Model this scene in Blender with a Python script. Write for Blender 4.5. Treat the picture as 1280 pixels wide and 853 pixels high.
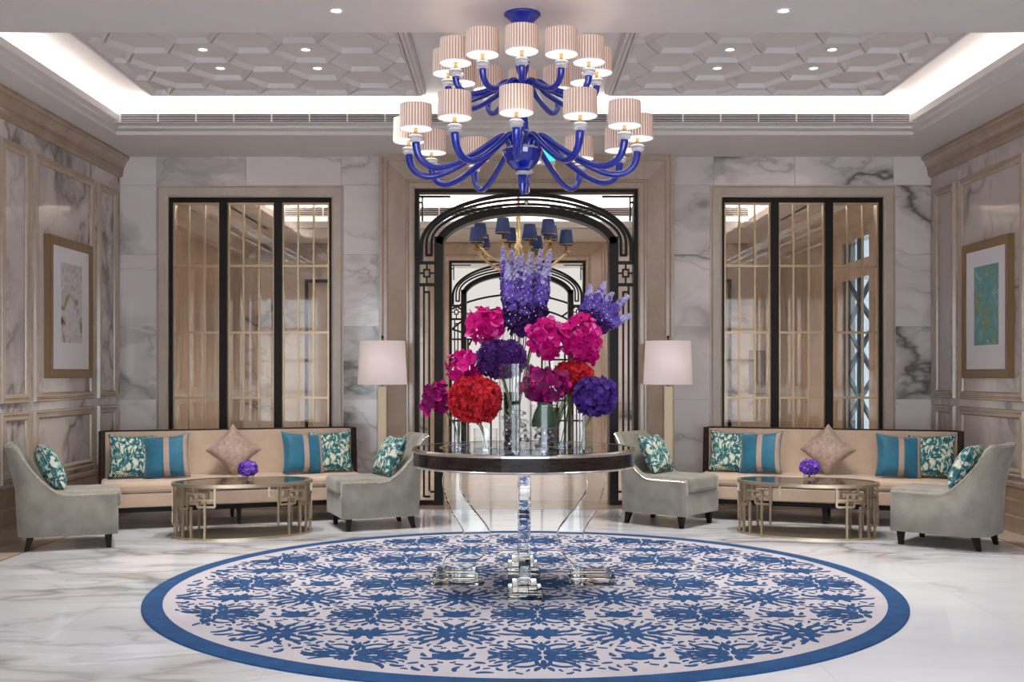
import bpy, math, random
from math import sin, cos, pi, sqrt, atan2, radians as R
from mathutils import Vector, Matrix
random.seed(7)
for o in list(bpy.data.objects): bpy.data.objects.remove(o)
S = bpy.context.scene
COL = S.collection

# ------------------------------------------------------------------ camera
F = 1370.0; VX = 636.0; VY = 467.0; CH = 1.43
cd = bpy.data.cameras.new('camera'); cam = bpy.data.objects.new('camera', cd); COL.objects.link(cam)
cam.location = (0, 0, CH); cam.rotation_euler = (pi/2, 0, 0)
cd.sensor_width = 36; cd.lens = 36*F/1280
cd.shift_x = (640-VX)/1280; cd.shift_y = (VY-426.5)/1280
cd.clip_start = .05; cd.clip_end = 200
S.camera = cam
def P(px, py, Y): return Vector(((px-VX)*Y/F, Y, CH-(py-VY)*Y/F))
def PX(px, Y): return (px-VX)*Y/F
def PZ(py, Y): return CH-(py-VY)*Y/F

# ------------------------------------------------------------------ world + exposure
w = bpy.data.worlds.new('sky'); S.world = w; w.use_nodes = True
bg = w.node_tree.nodes['Background']; bg.inputs[0].default_value = (.84, .92, 1, 1); bg.inputs[1].default_value = 7.5
S.view_settings.view_transform = 'Standard'; S.view_settings.look = 'None'
S.view_settings.exposure = 0.30; S.view_settings.gamma = 1; S.view_settings.use_curve_mapping = False

# ------------------------------------------------------------------ the room's large lights (cove strips, downlights)
def area(name, loc, sx, sy, energy, rot=(0,0,0), col=(1,.95,.9), spread=pi):
    l = bpy.data.lights.new(name, 'AREA'); l.shape = 'RECTANGLE'; l.size = sx; l.size_y = sy; l.energy = energy
    l.color = col; l.spread = spread
    o = bpy.data.objects.new(name, l); COL.objects.link(o); o.location = loc; o.rotation_euler = rot
    return o
def spot(name, loc, energy, ang=75, col=(1,.95,.90), blend=.6, rad=.04):
    l = bpy.data.lights.new(name, 'SPOT'); l.energy = energy; l.spot_size = R(ang); l.spot_blend = blend
    l.shadow_soft_size = rad; l.color = col
    o = bpy.data.objects.new(name, l); COL.objects.link(o); o.location = loc
    return o
COVE = 9
UP = (pi, 0, 0)
area('cove_strip', (-3.95, 9.15, 3.925), .12, 3.3, COVE, UP)
area('cove_strip', (4.06, 9.15, 3.925), .12, 3.3, COVE, UP)
area('cove_strip', (-2.2, 10.72, 3.925), 3.3, .12, COVE, UP)
area('cove_strip', (2.25, 10.72, 3.925), 3.3, .12, COVE, UP)
area('cove_strip', (-3.95, 4.6, 3.925), .12, 4.4, 16, UP)
area('cove_strip', (4.06, 4.6, 3.925), .12, 4.4, 16, UP)
# far room cove
area('cove_strip', (-3.62, 15.0, 3.9), .15, 4.2, 60, UP)
area('cove_strip', (3.95, 15.0, 3.9), .15, 4.2, 60, UP)
area('cove_strip', (.15, 17.25, 3.93), 7.2, .15, 80, UP)
area('cove_strip', (.15, 12.75, 3.9), 7.2, .15, 60, UP)
for x in (-3.2, -1.2, 1.5, 3.5):
    for y in (13.6, 16.2, 18.3):
        spot('far_downlight', (x, y, 3.70), 75, 95)
for x in (-1.2, .2, 1.6): spot('far_downlight', (x, 20.4, 3.3), 90, 120)

# ------------------------------------------------------------------ materials
MATS = {}
def srgb(r, g, b):
    f = lambda c: (c/255/12.92 if c/255 <= .04045 else ((c/255+.055)/1.055)**2.4)
    return (f(r), f(g), f(b), 1)
class NT:
    def __init__(s, name):
        s.m = bpy.data.materials.new(name); s.m.use_nodes = True; s.t = s.m.node_tree; s.t.nodes.clear()
        s.out = s.n('ShaderNodeOutputMaterial'); MATS[name] = s.m
    def n(s, t, **k):
        n = s.t.nodes.new(t)
        for a, b in k.items(): setattr(n, a, b)
        return n
    def l(s, a, b): s.t.links.new(a, b)
    def prin(s, col, rough=.5, metal=0, **k):
        p = s.n('ShaderNodeBsdfPrincipled')
        if col is not None: p.inputs['Base Color'].default_value = col
        p.inputs['Roughness'].default_value = rough; p.inputs['Metallic'].default_value = metal
        for a, b in k.items(): p.inputs[a.replace('_', ' ')].default_value = b
        s.l(p.outputs[0], s.out.inputs[0]); return p
    def coord(s, kind='Object'):
        if kind == 'Position': return s.n('ShaderNodeNewGeometry').outputs['Position']
        return s.n('ShaderNodeTexCoord').outputs[kind]
    def map(s, v, scale=(1,1,1), rot=(0,0,0), loc=(0,0,0)):
        m = s.n('ShaderNodeMapping'); m.inputs['Scale'].default_value = scale; m.inputs['Rotation'].default_value = rot
        m.inputs['Location'].default_value = loc
        s.l(v, m.inputs['Vector']); return m.outputs[0]
    def noise(s, v, scale, detail=4, rough=.5, dist=0):
        n = s.n('ShaderNodeTexNoise'); n.inputs['Scale'].default_value = scale; n.inputs['Detail'].default_value = detail
        n.inputs['Roughness'].default_value = rough; n.inputs['Distortion'].default_value = dist
        s.l(v, n.inputs['Vector']); return n
    def ramp(s, f, stops, interp='LINEAR'):
        r = s.n('ShaderNodeValToRGB'); e = r.color_ramp.elements; r.color_ramp.interpolation = interp
        while len(e) > 1: e.remove(e[-1])
        e[0].position, e[0].color = stops[0]
        for p, c in stops[1:]:
            x = e.new(p); x.color = c
        s.l(f, r.inputs[0]); return r.outputs[0]
    def math(s, op, a, b=None, clamp=False):
        m = s.n('ShaderNodeMath', operation=op, use_clamp=clamp)
        for i, v in enumerate((a, b)):
            if v is None: continue
            if isinstance(v, (int, float)): m.inputs[i].default_value = v
            else: s.l(v, m.inputs[i])
        return m.outputs[0]
    def vadd(s, a, b, op='ADD'):
        m = s.n('ShaderNodeVectorMath', operation=op); s.l(a, m.inputs[0])
        if isinstance(b, (tuple, list)): m.inputs[1].default_value = b
        else: s.l(b, m.inputs[1])
        return m.outputs[0]
    def mix(s, f, a, b):
        m = s.n('ShaderNodeMixRGB')
        for i, v in enumerate((f, a, b)):
            if isinstance(v, (int, float)): m.inputs[i].default_value = v
            elif isinstance(v, tuple): m.inputs[i].default_value = v
            else: s.l(v, m.inputs[i])
        return m.outputs[0]
    def bump(s, h, p, strength=.3, dist=.01):
        b = s.n('ShaderNodeBump'); b.inputs['Strength'].default_value = strength; b.inputs['Distance'].default_value = dist
        s.l(h, b.inputs['Height']); s.l(b.outputs[0], p.inputs['Normal'])
def plain(name, col, rough=.5, metal=0, **k):
    t = NT(name); t.prin(col, rough, metal, **k); return t.m
W4 = (1,1,1,1); B4 = (0,0,0,1)
def marble(name, base, cloud, vein, rough, scale=1.0, veinamt=1.0, rnd=True, rot=(.5,.6,.9), thr=.05, patch=.5, cov=(.44,.60), pc=.56):
    t = NT(name)
    v = t.coord('Position')
    if rnd:
        oi = t.n('ShaderNodeObjectInfo'); c = t.n('ShaderNodeCombineXYZ')
        r1 = t.math('MULTIPLY', oi.outputs['Random'], 37.0)
        t.l(r1, c.inputs[0]); t.l(r1, c.inputs[1]); t.l(r1, c.inputs[2])
        v = t.vadd(v, c.outputs[0])
    v = t.map(v, (scale*.55, scale*1.35, scale*1.0), rot)
    d = t.noise(v, 1.3, 5, .55)
    dv = t.vadd(d.outputs['Color'], (.9, .9, .9), 'MULTIPLY')
    v2 = t.vadd(v, dv)
    def ridge(sc, wdt, det=3):
        n = t.noise(v2, sc, det, .5)
        a = t.math('ABSOLUTE', t.math('SUBTRACT', n.outputs[0], .5))
        return t.ramp(a, [(0, W4), (wdt, (.35,.35,.35,1)), (wdt*3.2, B4)])
    m1 = t.noise(v, .7, 2, .5)
    mask = t.ramp(m1.outputs[0], [(cov[0], B4), (cov[1], W4)])
    va = t.math('MULTIPLY', ridge(.9, thr*.35), mask)
    vb = t.math('MULTIPLY', t.math('MULTIPLY', ridge(2.3, thr*.30), mask), .45)
    vv = t.math('MULTIPLY', t.math('MAXIMUM', va, vb), veinamt, True)
    m2 = t.noise(v2, .55, 5, .6)
    pat = t.ramp(m2.outputs[0], [(pc, B4), (pc+.015, (patch,)*3+(1,)), (pc+.10, (patch*.7,)*3+(1,)), (pc+.18, B4)])
    c1 = t.noise(v2, .8, 6, .6)
    cl = t.ramp(c1.outputs[0], [(.35, base), (.75, cloud)])
    c = t.mix(pat, cl, tuple(a*.5+b*.5 for a, b in zip(vein, cloud)))
    c = t.mix(vv, c, vein)
    p = t.prin(None, rough); t.l(c, p.inputs['Base Color'])
    p.inputs['Specular IOR Level'].default_value = .5
    return t.m
marble('marble_wall', srgb(230,221,216), srgb(206,197,192), srgb(104,96,92), .10, .62, 1.0, rot=(.6,.75,.4), thr=.05, patch=.5, cov=(.40,.54), pc=.565)
marble('marble_side', srgb(216,206,202), srgb(190,180,176), srgb(112,104,102), .12, .62, .9, rot=(.6,.75,.4), thr=.05, patch=.45, cov=(.41,.56), pc=.56)
marble('marble_floor', srgb(230,233,240), srgb(206,208,214), srgb(134,128,122), .07, .62, .85, rnd=False, rot=(0,0,-.55), thr=.055, patch=.30)
def beige(name, a, b, rough=.2, sc=3):
    t = NT(name); v = t.coord('Position')
    n = t.noise(t.map(v, (1,1,.6)), sc, 8, .65, .6)
    n2 = t.noise(v, sc*9, 3, .6)
    c = t.ramp(n.outputs[0], [(.3, a), (.7, b)])
    c = t.mix(t.math('MULTIPLY', n2.outputs[0], .25), c, tuple(x*.75 for x in a[:3])+(1,))
    p = t.prin(None, rough); t.l(c, p.inputs['Base Color']); return t.m
beige('marble_beige', srgb(186,170,154), srgb(204,190,176), .18)
beige('marble_brown', srgb(150,126,106), srgb(176,152,132), .15)
beige('marble_taupe', srgb(172,152,134), srgb(196,176,158), .16)
plain('plaster', srgb(222,216,214), .65)
plain('plaster_bright', srgb(236,232,230), .7)
plain('bronze_black', srgb(26,17,13), .42, 0, Specular_IOR_Level=.22)
plain('gold_bar', srgb(176,152,122), .3, .85)
plain('champagne', srgb(186,170,146), .32, .8)
plain('lamp_column', srgb(176,158,132), .4, .5)
plain('silver', srgb(226,220,210), .2, 1)
plain('grille_dark', srgb(40,40,43), .7)
plain('black', srgb(14,12,12), .4)
plain('brass', srgb(170,140,90), .3, 1)
t = NT('black_lacquer'); v = t.coord(); n = t.noise(t.map(v, (2,2,14)), 6, 4)
p = t.prin(None, .08); t.l(t.ramp(n.outputs[0], [(.35, srgb(14,11,12)), (.7, srgb(48,36,36))]), p.inputs['Base Color'])
t = NT('dark_wood'); v = t.coord(); n = t.noise(t.map(v, (3,3,24)), 5, 4)
p = t.prin(None, .5, Specular_IOR_Level=.2); t.l(t.ramp(n.outputs[0], [(.3, srgb(26,14,10)), (.7, srgb(50,30,22))]), p.inputs['Base Color'])
plain('leg_wood', srgb(24,17,15), .5, 0, Specular_IOR_Level=.2)
def pane_glass(name, tint, refl=.05, edge=.5, rough=0.0):
    t = NT(name); tr = t.n('ShaderNodeBsdfTransparent'); tr.inputs[0].default_value = tint
    g = t.n('ShaderNodeBsdfGlossy'); g.inputs['Roughness'].default_value = rough
    fr = t.n('ShaderNodeLayerWeight'); fr.inputs[0].default_value = .5
    m = t.n('ShaderNodeMixShader'); t.l(t.math('ADD', t.math('MULTIPLY', t.math('POWER', fr.outputs['Facing'], 4.0), edge), refl, True), m.inputs[0])
    t.l(tr.outputs[0], m.inputs[1]); t.l(g.outputs[0], m.inputs[2]); t.l(m.outputs[0], t.out.inputs[0]); return t.m
pane_glass('bronze_glass', (.95,.91,.86,1), .06)
pane_glass('clear_glass', (.98,.985,.985,1), .01, .15)
pane_glass('vase_glass', (.98,.985,.99,1), .02, .65)
t = NT('acrylic'); g = t.n('ShaderNodeBsdfGlass'); g.inputs['IOR'].default_value = 1.49; g.inputs['Color'].default_value = (.97,.98,.98,1); g.inputs['Roughness'].default_value = .0
t.l(g.outputs[0], t.out.inputs[0])
plain('table_glass', srgb(30,22,20), .03, 0, Specular_IOR_Level=.9)
plain('smoked_mirror', srgb(158,150,138), .25, 0)
t = NT('blue_glass'); p = t.prin(srgb(0,32,158), .04); p.inputs['Coat Weight'].default_value = .7; p.inputs['Transmission Weight'].default_value = .0
p.inputs['Emission Color'].default_value = srgb(10,46,190); p.inputs['Emission Strength'].default_value = 0
t = NT('crystal'); g = t.n('ShaderNodeBsdfGlass'); g.inputs['IOR'].default_value = 1.5; d = t.n('ShaderNodeBsdfDiffuse'); d.inputs[0].default_value = (.9,.9,.92,1)
m = t.n('ShaderNodeMixShader'); m.inputs[0].default_value = .5; t.l(g.outputs[0], m.inputs[1]); t.l(d.outputs[0], m.inputs[2]); t.l(m.outputs[0], t.out.inputs[0])
pane_glass('crystal_clear', (.95,.96,.98,1), .24, .6, .05)
pane_glass('base_glass', (.84,.88,.95,1), .14, .6, .02)
def emit(name, col, s):
    t = NT(name); e = t.n('ShaderNodeEmission'); e.inputs[0].default_value = col; e.inputs[1].default_value = s
    t.l(e.outputs[0], t.out.inputs[0]); return t.m
emit('lamp_white', (1,.93,.86,1), 6)
emit('bulb_soft', (1,.92,.84,1), 1.6)
emit('diffuser_glow', (1,.92,.84,1), 2.4)
emit('lit_step_glow', (1,.95,.9,1), 1.2)
emit('exit_green', (.05,.75,.62,1), 1.2)
emit('daylight_glow', (1,.95,.90,1), .62)
# pleated fabric: stripes painted in, one per pleat; lamplight through cloth is emission
t = NT('pleated_fabric'); v = t.coord(); sx = t.n('ShaderNodeSeparateXYZ'); t.l(v, sx.inputs[0])
an = t.math('ARCTAN2', sx.outputs[0], sx.outputs[1]); st = t.math('SINE', t.math('MULTIPLY', an, 34.0))
c = t.ramp(t.math('ADD', t.math('MULTIPLY', st, .5), .5), [(.15, srgb(176,132,108)), (.5, srgb(224,200,186)), (1, srgb(238,220,210))])
p = t.prin(None, .8); t.l(c, p.inputs['Base Color']); t.l(c, p.inputs['Emission Color']); p.inputs['Emission Strength'].default_value = .15
t = NT('linen_shade'); v = t.coord(); n = t.noise(t.map(v, (60,60,90)), 3, 2)
p = t.prin(None, .85); c = t.ramp(n.outputs[0], [(.3, srgb(226,208,204)), (.7, srgb(240,224,220))]); t.l(c, p.inputs['Base Color'])
t.l(c, p.inputs['Emission Color']); p.inputs['Emission Strength'].default_value = .26
plain('navy_shade', srgb(18,44,92), .7)
plain('amber_glass', srgb(214,190,140), .15, .3)
def fabric(name, a, b, rough=.85, sc=160, sheen=.3):
    t = NT(name); v = t.coord(); n = t.noise(v, sc, 2); n2 = t.noise(v, 6, 4)
    f = t.math('ADD', t.math('MULTIPLY', n.outputs[0], .5), t.math('MULTIPLY', n2.outputs[0], .5))
    p = t.prin(None, rough); t.l(t.ramp(f, [(.35, a), (.65, b)]), p.inputs['Base Color'])
    p.inputs['Sheen Weight'].default_value = sheen; t.bump(n.outputs[0], p, .15, .002); return t.m
fabric('sofa_fabric', srgb(186,160,138), srgb(204,180,158))
fabric('chair_velvet', srgb(116,112,103), srgb(156,152,140), .75, 420, .3)
fabric('teal_velvet', srgb(0,74,102), srgb(2,110,138), .6, 120, .35)
fabric('braid', srgb(150,128,116), srgb(176,152,138), .7, 200)
fabric('damask_taupe', srgb(128,106,94), srgb(176,152,136), .55, 34, .3)
fabric('piping_blue', srgb(30,70,90), srgb(40,84,104))
plain('nail_silver', srgb(214,210,200), .25, .8)
t = NT('leaf_print'); v = t.coord()
d = t.noise(v, 7, 3, .5); v2 = t.vadd(v, t.vadd(d.outputs['Color'], (.16,.16,.16), 'MULTIPLY'))
vo = t.n('ShaderNodeTexVoronoi', feature='DISTANCE_TO_EDGE'); vo.inputs['Scale'].default_value = 14; t.l(t.map(v2, (1.7,1,.8), (0,0,.6)), vo.inputs['Vector'])
n2 = t.noise(v2, 18, 3, .6, 1.2)
f = t.math('ADD', vo.outputs[0], t.math('MULTIPLY', t.math('SUBTRACT', n2.outputs[0], .5), 1.1))
c = t.ramp(f, [(0, srgb(22,84,92)), (.09, srgb(56,120,122)), (.17, srgb(120,158,150)), (.24, srgb(204,204,186)), (1, srgb(226,222,204))])
p = t.prin(None, .85); t.l(c, p.inputs['Base Color'])
# rug
t = NT('rug_ground'); v = t.coord('Position'); n = t.noise(v, 220, 2); n2 = t.noise(v, 3, 3)
p = t.prin(None, .95); t.l(t.ramp(t.math('ADD', t.math('MULTIPLY', n.outputs[0], .6), t.math('MULTIPLY', n2.outputs[0], .4)), [(.3, srgb(170,166,174)), (.7, srgb(196,192,200))]), p.inputs['Base Color'])
t.bump(n.outputs[0], p, .4, .004)
t = NT('rug_blue'); v = t.coord('Position'); n = t.noise(v, 260, 2); n2 = t.noise(v, 9, 4)
p = t.prin(None, .95); t.l(t.ramp(t.math('ADD', t.math('MULTIPLY', n.outputs[0], .5), t.math('MULTIPLY', n2.outputs[0], .5)), [(.3, srgb(10,52,98)), (.7, srgb(26,82,134))]), p.inputs['Base Color'])
t.bump(n.outputs[0], p, .4, .004)
def petal(name, a, b, edge=None, rough=.5):
    t = NT(name); v = t.coord(); n = t.noise(v, 60, 3); n2 = t.noise(v, 9, 2)
    f = t.math('ADD', t.math('MULTIPLY', n.outputs[0], .5), t.math('MULTIPLY', n2.outputs[0], .5))
    c = t.ramp(f, [(.36, a), (.64, b)])
    p = t.prin(None, rough); t.l(c, p.inputs['Base Color']); p.inputs['Specular IOR Level'].default_value = .2
    tr = t.n('ShaderNodeBsdfTranslucent'); t.l(c, tr.inputs[0]); m = t.n('ShaderNodeMixShader'); m.inputs[0].default_value = .16
    t.l(p.outputs[0], m.inputs[1]); t.l(tr.outputs[0], m.inputs[2]); t.l(m.outputs[0], t.out.inputs[0]); return t.m
petal('petal_red', srgb(176,16,36), srgb(226,58,68))
petal('petal_purple', srgb(48,22,100), srgb(90,54,152))
petal('petal_plum', srgb(60,22,92), srgb(98,52,134))
petal('petal_magenta', srgb(178,0,104), srgb(230,24,146))
petal('petal_pink', srgb(214,60,160), srgb(236,120,196))
petal('petal_wine', srgb(78,0,58), srgb(146,16,104))
petal('delph_pale', srgb(158,146,204), srgb(208,202,234))
petal('delph_mid', srgb(88,62,160), srgb(136,108,200))
petal('delph_dark', srgb(34,14,62), srgb(70,34,112))
petal('violet_small', srgb(112,64,188), srgb(152,108,222))
for nm_, c0_ in (('petal_red',(140,12,28)),('petal_purple',(34,14,74)),('petal_plum',(40,14,64)),('violet_small',(70,36,130))): plain(nm_+'_gap_shade', srgb(*c0_), .7)  # darker tones paint in the shade between petals
plain('petal_white', srgb(232,230,236), .5)
plain('stem_green', srgb(86,112,58), .5)
plain('leaf_dark', srgb(34,64,40), .4)
plain('mat_board', srgb(232,230,236), .8)
plain('frame_gold', srgb(140,112,80), .4, .4)
def art(name, stops, sc, seed):
    t = NT(name); v = t.map(t.coord('Object'), (1,1,1), (0,0,0), (seed,seed,seed)); n = t.noise(v, sc, 5, .55, 1.8)
    c = t.ramp(n.outputs[0], stops)
    n2 = t.noise(v, sc*2.5, 4, .6, 2.5)
    k = t.ramp(n2.outputs[0], [(.60, B4), (.68, W4)])
    c = t.mix(t.math('MULTIPLY', k, .6), c, stops[-1][1])
    p = t.prin(None, .7); t.l(c, p.inputs['Base Color']); return t.m
art('art_pale', [(.30, srgb(92,86,70)), (.40, srgb(186,178,158)), (.52, srgb(216,214,216)), (.66, srgb(190,188,200)), (.75, srgb(120,104,170))], 3.2, 3.0)
art('art_teal', [(.25, srgb(190,164,70)), (.38, srgb(140,160,120)), (.50, srgb(100,160,164)), (.62, srgb(128,178,180)), (.75, srgb(214,210,206))], 3.4, 8.0)
plain('red_plastic', srgb(190,36,36), .4)
plain('panel_grey', srgb(150,140,132), .5)
plain('teal_steel', srgb(40,74,92), .4, .3)
pane_glass('dimming_glass', (.34,.38,.42,1), .04)

# ------------------------------------------------------------------ mesh helpers
class MB:
    def __init__(s): s.v = []; s.f = []; s.mi = []
    def add(s, vs, fs, mi=0):
        b = len(s.v); s.v += [tuple(v) for v in vs]
        for f in fs: s.f.append([b+i for i in f]); s.mi.append(mi)
        return s
    def box(s, a, b, mi=0):
        x0,y0,z0 = a; x1,y1,z1 = b
        if x0 > x1: x0,x1 = x1,x0
        if y0 > y1: y0,y1 = y1,y0
        if z0 > z1: z0,z1 = z1,z0
        return s.add([(x0,y0,z0),(x1,y0,z0),(x1,y1,z0),(x0,y1,z0),(x0,y0,z1),(x1,y0,z1),(x1,y1,z1),(x0,y1,z1)],
              [(0,3,2,1),(4,5,6,7),(0,1,5,4),(1,2,6,5),(2,3,7,6),(3,0,4,7)], mi)
    def lathe(s, prof, n=24, c=(0,0,0), mi=0, rip=None, closed=False):
        vs = []; k = len(prof)
        for i in range(n):
            a = 2*pi*i/n; m = 1 if rip is None else rip(i)
            for r, z in prof: vs.append((c[0]+r*m*cos(a), c[1]+r*m*sin(a), c[2]+z))
        fs = []
        for i in range(n):
            j = (i+1) % n
            for q in range(k-1 if not closed else k):
                q2 = (q+1) % k
                fs.append((i*k+q, j*k+q, j*k+q2, i*k+q2))
        return s.add(vs, fs, mi)
    def tube(s, pts, rad, n=8, mi=0, cap=True):
        pts = [Vector(p) for p in pts]; N = len(pts)
        if not hasattr(rad, '__len__'): rad = [rad]*N
        vs = []; up = None
        for i, p in enumerate(pts):
            d = (pts[min(i+1,N-1)]-pts[max(i-1,0)]).normalized()
            if up is None: up = Vector((0,0,1)) if abs(d.z) < .9 else Vector((1,0,0))
            x = d.cross(up); 
            if x.length < 1e-5: x = d.cross(Vector((0,1,0)))
            x.normalize(); up = x.cross(d).normalized()
            for k in range(n):
                a = 2*pi*k/n; vs.append(p+(x*cos(a)+up*sin(a))*rad[i])
        fs = [(i*n+k, i*n+(k+1)%n, (i+1)*n+(k+1)%n, (i+1)*n+k) for i in range(N-1) for k in range(n)]
        if cap: fs += [tuple(range(n))[::-1], tuple(range((N-1)*n, N*n))]
        return s.add(vs, fs, mi)
    def prism(s, poly, y0, y1, mp, mi=0):
        n = len(poly); vs = [mp(a, b, y0) for a, b in poly]+[mp(a, b, y1) for a, b in poly]
        fs = [tuple(range(n)), tuple(range(2*n-1, n-1, -1))]+[(i, i+n, (i+1)%n+n, (i+1)%n) for i in range(n)]
        return s.add(vs, fs, mi)
    def ribbon(s, pts, wid, d0, d1, mp, mi=0):
        """flat bar swept along 2-D points (a,b), width wid in the plane, depth d0..d1 across it"""
        n = len(pts); L = []; Rr = []
        for i, p in enumerate(pts):
            q0 = pts[max(i-1,0)]; q1 = pts[min(i+1,n-1)]
            dx, dy = q1[0]-q0[0], q1[1]-q0[1]; l = sqrt(dx*dx+dy*dy) or 1
            wv = wid[i] if hasattr(wid, '__len__') else wid
            nx, ny = -dy/l*wv/2, dx/l*wv/2
            L.append((p[0]+nx, p[1]+ny)); Rr.append((p[0]-nx, p[1]-ny))
        vs = []
        for a, b in zip(L, Rr): vs += [mp(a[0],a[1],d0), mp(b[0],b[1],d0), mp(b[0],b[1],d1), mp(a[0],a[1],d1)]
        fs = []
        for i in range(n-1):
            for k in range(4): fs.append((i*4+k, i*4+(k+1)%4, (i+1)*4+(k+1)%4, (i+1)*4+k))
        fs += [(3,2,1,0), tuple((n-1)*4+k for k in range(4))]
        return s.add(vs, fs, mi)
    def frame(s, x0, x1, z0, z1, prof, mp, closed=True, mi=0):
        """mitred moulding round a rectangle; prof = (outward offset, projection)"""
        k = len(prof); vs = []
        for sx, sz in ((0,0),(0,1),(1,1),(1,0)):
            for o, p in prof:
                x = x1+o if sx else x0-o; z = z1+o if sz else (z0-o if closed else z0)
                vs.append(mp(x, z, p))
        fs = []
        for i in range(4 if closed else 3):
            j = (i+1) % 4
            for q in range(k-1): fs.append((i*k+q, j*k+q, j*k+q+1, i*k+q+1))
        return s.add(vs, fs, mi)
    def build(s, name, mats, parent=None, smooth=False, loc=None, bevel=0, seg=2, sub=0):
        me = bpy.data.meshes.new(name); me.from_pydata(s.v, [], s.f)
        if not isinstance(mats, (list, tuple)): mats = [mats]
        for m in mats: me.materials.append(MATS[m])
        if len(mats) > 1: me.polygons.foreach_set('material_index', s.mi)
        me.validate(); me.update()
        import bmesh
        bm = bmesh.new(); bm.from_mesh(me); bmesh.ops.recalc_face_normals(bm, faces=bm.faces); bm.to_mesh(me); bm.free()
        if smooth: me.polygons.foreach_set('use_smooth', [True]*len(me.polygons))
        o = bpy.data.objects.new(name, me); COL.objects.link(o)
        if parent: o.parent = parent
        if loc: o.location = loc
        if bevel:
            m = o.modifiers.new('bevel', 'BEVEL'); m.width = bevel; m.segments = seg; m.limit_method = 'ANGLE'; m.angle_limit = R(40)
        if sub:
            m = o.modifiers.new('sub', 'SUBSURF'); m.levels = sub; m.render_levels = sub
        return o
def tag(o, label=None, cat=None, group=None, kind=None):
    if label: o['label'] = label
    if cat: o['category'] = cat
    if group: o['group'] = group
    if kind: o['kind'] = kind
    return o
def thing(name, label, cat, loc=(0,0,0), rz=0, group=None):
    o = bpy.data.objects.new(name, None); COL.objects.link(o); o.location = loc; o.rotation_euler = (0,0,rz); o.empty_display_size = .1
    return tag(o, label, cat, group)
def bx(name, a, b, mat, parent=None, bevel=0): return MB().box(a, b).build(name, mat, parent, bevel=bevel)
def struct(o, label=None, cat='structure'): o['kind'] = 'structure'; o['label'] = label or o.name.replace('_', ' '); return o
def copyo(o, parent=None, loc=None):
    c = o.copy(); COL.objects.link(c); c.parent = parent
    if loc is not None: c.location = loc
    return c
def mback(Y): return lambda x, z, p: (x, Y-p, z)      # wall facing the camera
def mleft(X): return lambda y, z, p: (X+p, y, z)
def mright(X): return lambda y, z, p: (X-p, y, z)

# ------------------------------------------------------------------ the room shell
XL, XR, YB, YF = -4.22, 4.58, 11.9, -3.2
ZS, ZL, ZU = 3.78, 3.85, 4.10
YB2 = 19.5; XL2, XR2 = -4.70, 4.83
# floor: polished marble slabs on a bed, dark inlay line and pale border
fl = struct(bx('floor', (XL-.5, YF-.3, -.12), (XR+.5, YB+.3, -.006), 'grille_dark'), 'polished white veined marble floor of the lobby')
ix0, ix1, iy1 = -3.86, 4.22, 11.5
nx, ny = 6, 11; sx = (ix1-ix0)/nx; sy = (iy1-YF)/ny
slab = None
for i in range(nx):
    for j in range(ny):
        if slab is None:
            slab = MB().box((.0006,.0006,-.006), (sx-.0006, sy-.0006, 0)).build('floor_slab', 'marble_floor', fl, loc=(ix0, YF, 0)); continue
        copyo(slab, fl, (ix0+i*sx, YF+j*sy, 0))
for a, b in (((ix0-.03, YF, -.006), (ix0, iy1+.03, 0)), ((ix1, YF, -.006), (ix1+.03, iy1+.03, 0)), ((ix0, iy1, -.006), (ix1, iy1+.03, 0))):
    bx('inlay_strip', a, b, 'marble_brown', fl)
bx('border_slab', (XL-.1, YF, -.006), (ix0-.031, YB+.1, 0), 'marble_beige', fl)
bx('border_slab', (ix1+.031, YF, -.006), (XR+.1, YB+.1, 0), 'marble_beige', fl)
bx('border_slab', (ix0-.03, iy1+.031, -.006), (ix1+.03, YB+.45, 0), 'marble_taupe', fl)
ff = struct(bx('floor_far_room', (XL2-.2, YB+.45, -.1), (XR2+.2, 24, -.001), 'marble_beige'), 'pale beige stone floor of the room beyond the doorway')

# back wall: piers and lintel with two window openings and the doorway
WZ = .25; WT = 3.34; DW = 1.207; DX = .19; DT = 3.428
WLs = (-3.69, -1.92); WRs = (2.31, 4.06)
wb = MB(); y0, y1 = YB, YB+.30
for a, b in ((XL-.3, WLs[0]), (WLs[1], DX-DW), (DX+DW, WRs[0]), (WRs[1], XR+.3)): wb.box((a, y0, 0), (b, y1, 4.3))
for a, b in (WLs, WRs): wb.box((a, y0, 0), (b, y1, WZ)); wb.box((a, y0, WT), (b, y1, 4.3))
wb.box((DX-DW, y0, DT), (DX+DW, y1, 4.3))
wall_back = struct(wb.build('wall_back', 'marble_taupe'), 'back wall of veined marble with doorway and two tall glazed screens')
zr = [0, .37, 1.15, 1.94, 2.72, 3.47, 3.79]
def slabs(parent, cols, rows, Y, th=.02):
    for a, b in cols:
        for z0, z1 in zip(rows[:-1], rows[1:]):
            MB().box((a+.0015, Y-th, z0+.0015), (b-.0015, Y, z1-.0015)).build('marble_slab', 'marble_wall', parent)
SL, SR = (-3.82, -1.815), (2.22, 4.17)
PO = (-1.381, 1.781)
slabs(wall_back, [(XL, SL[0]), (SL[1], PO[0]), (PO[1], SR[0]), (SR[1], XR)], zr, YB)
slabs(wall_back, [(SL[0], -2.85), (-2.85, SL[1])], [3.47, 3.79], YB); slabs(wall_back, [(SR[0], 3.1), (3.1, SR[1])], [3.47, 3.79], YB)
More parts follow.
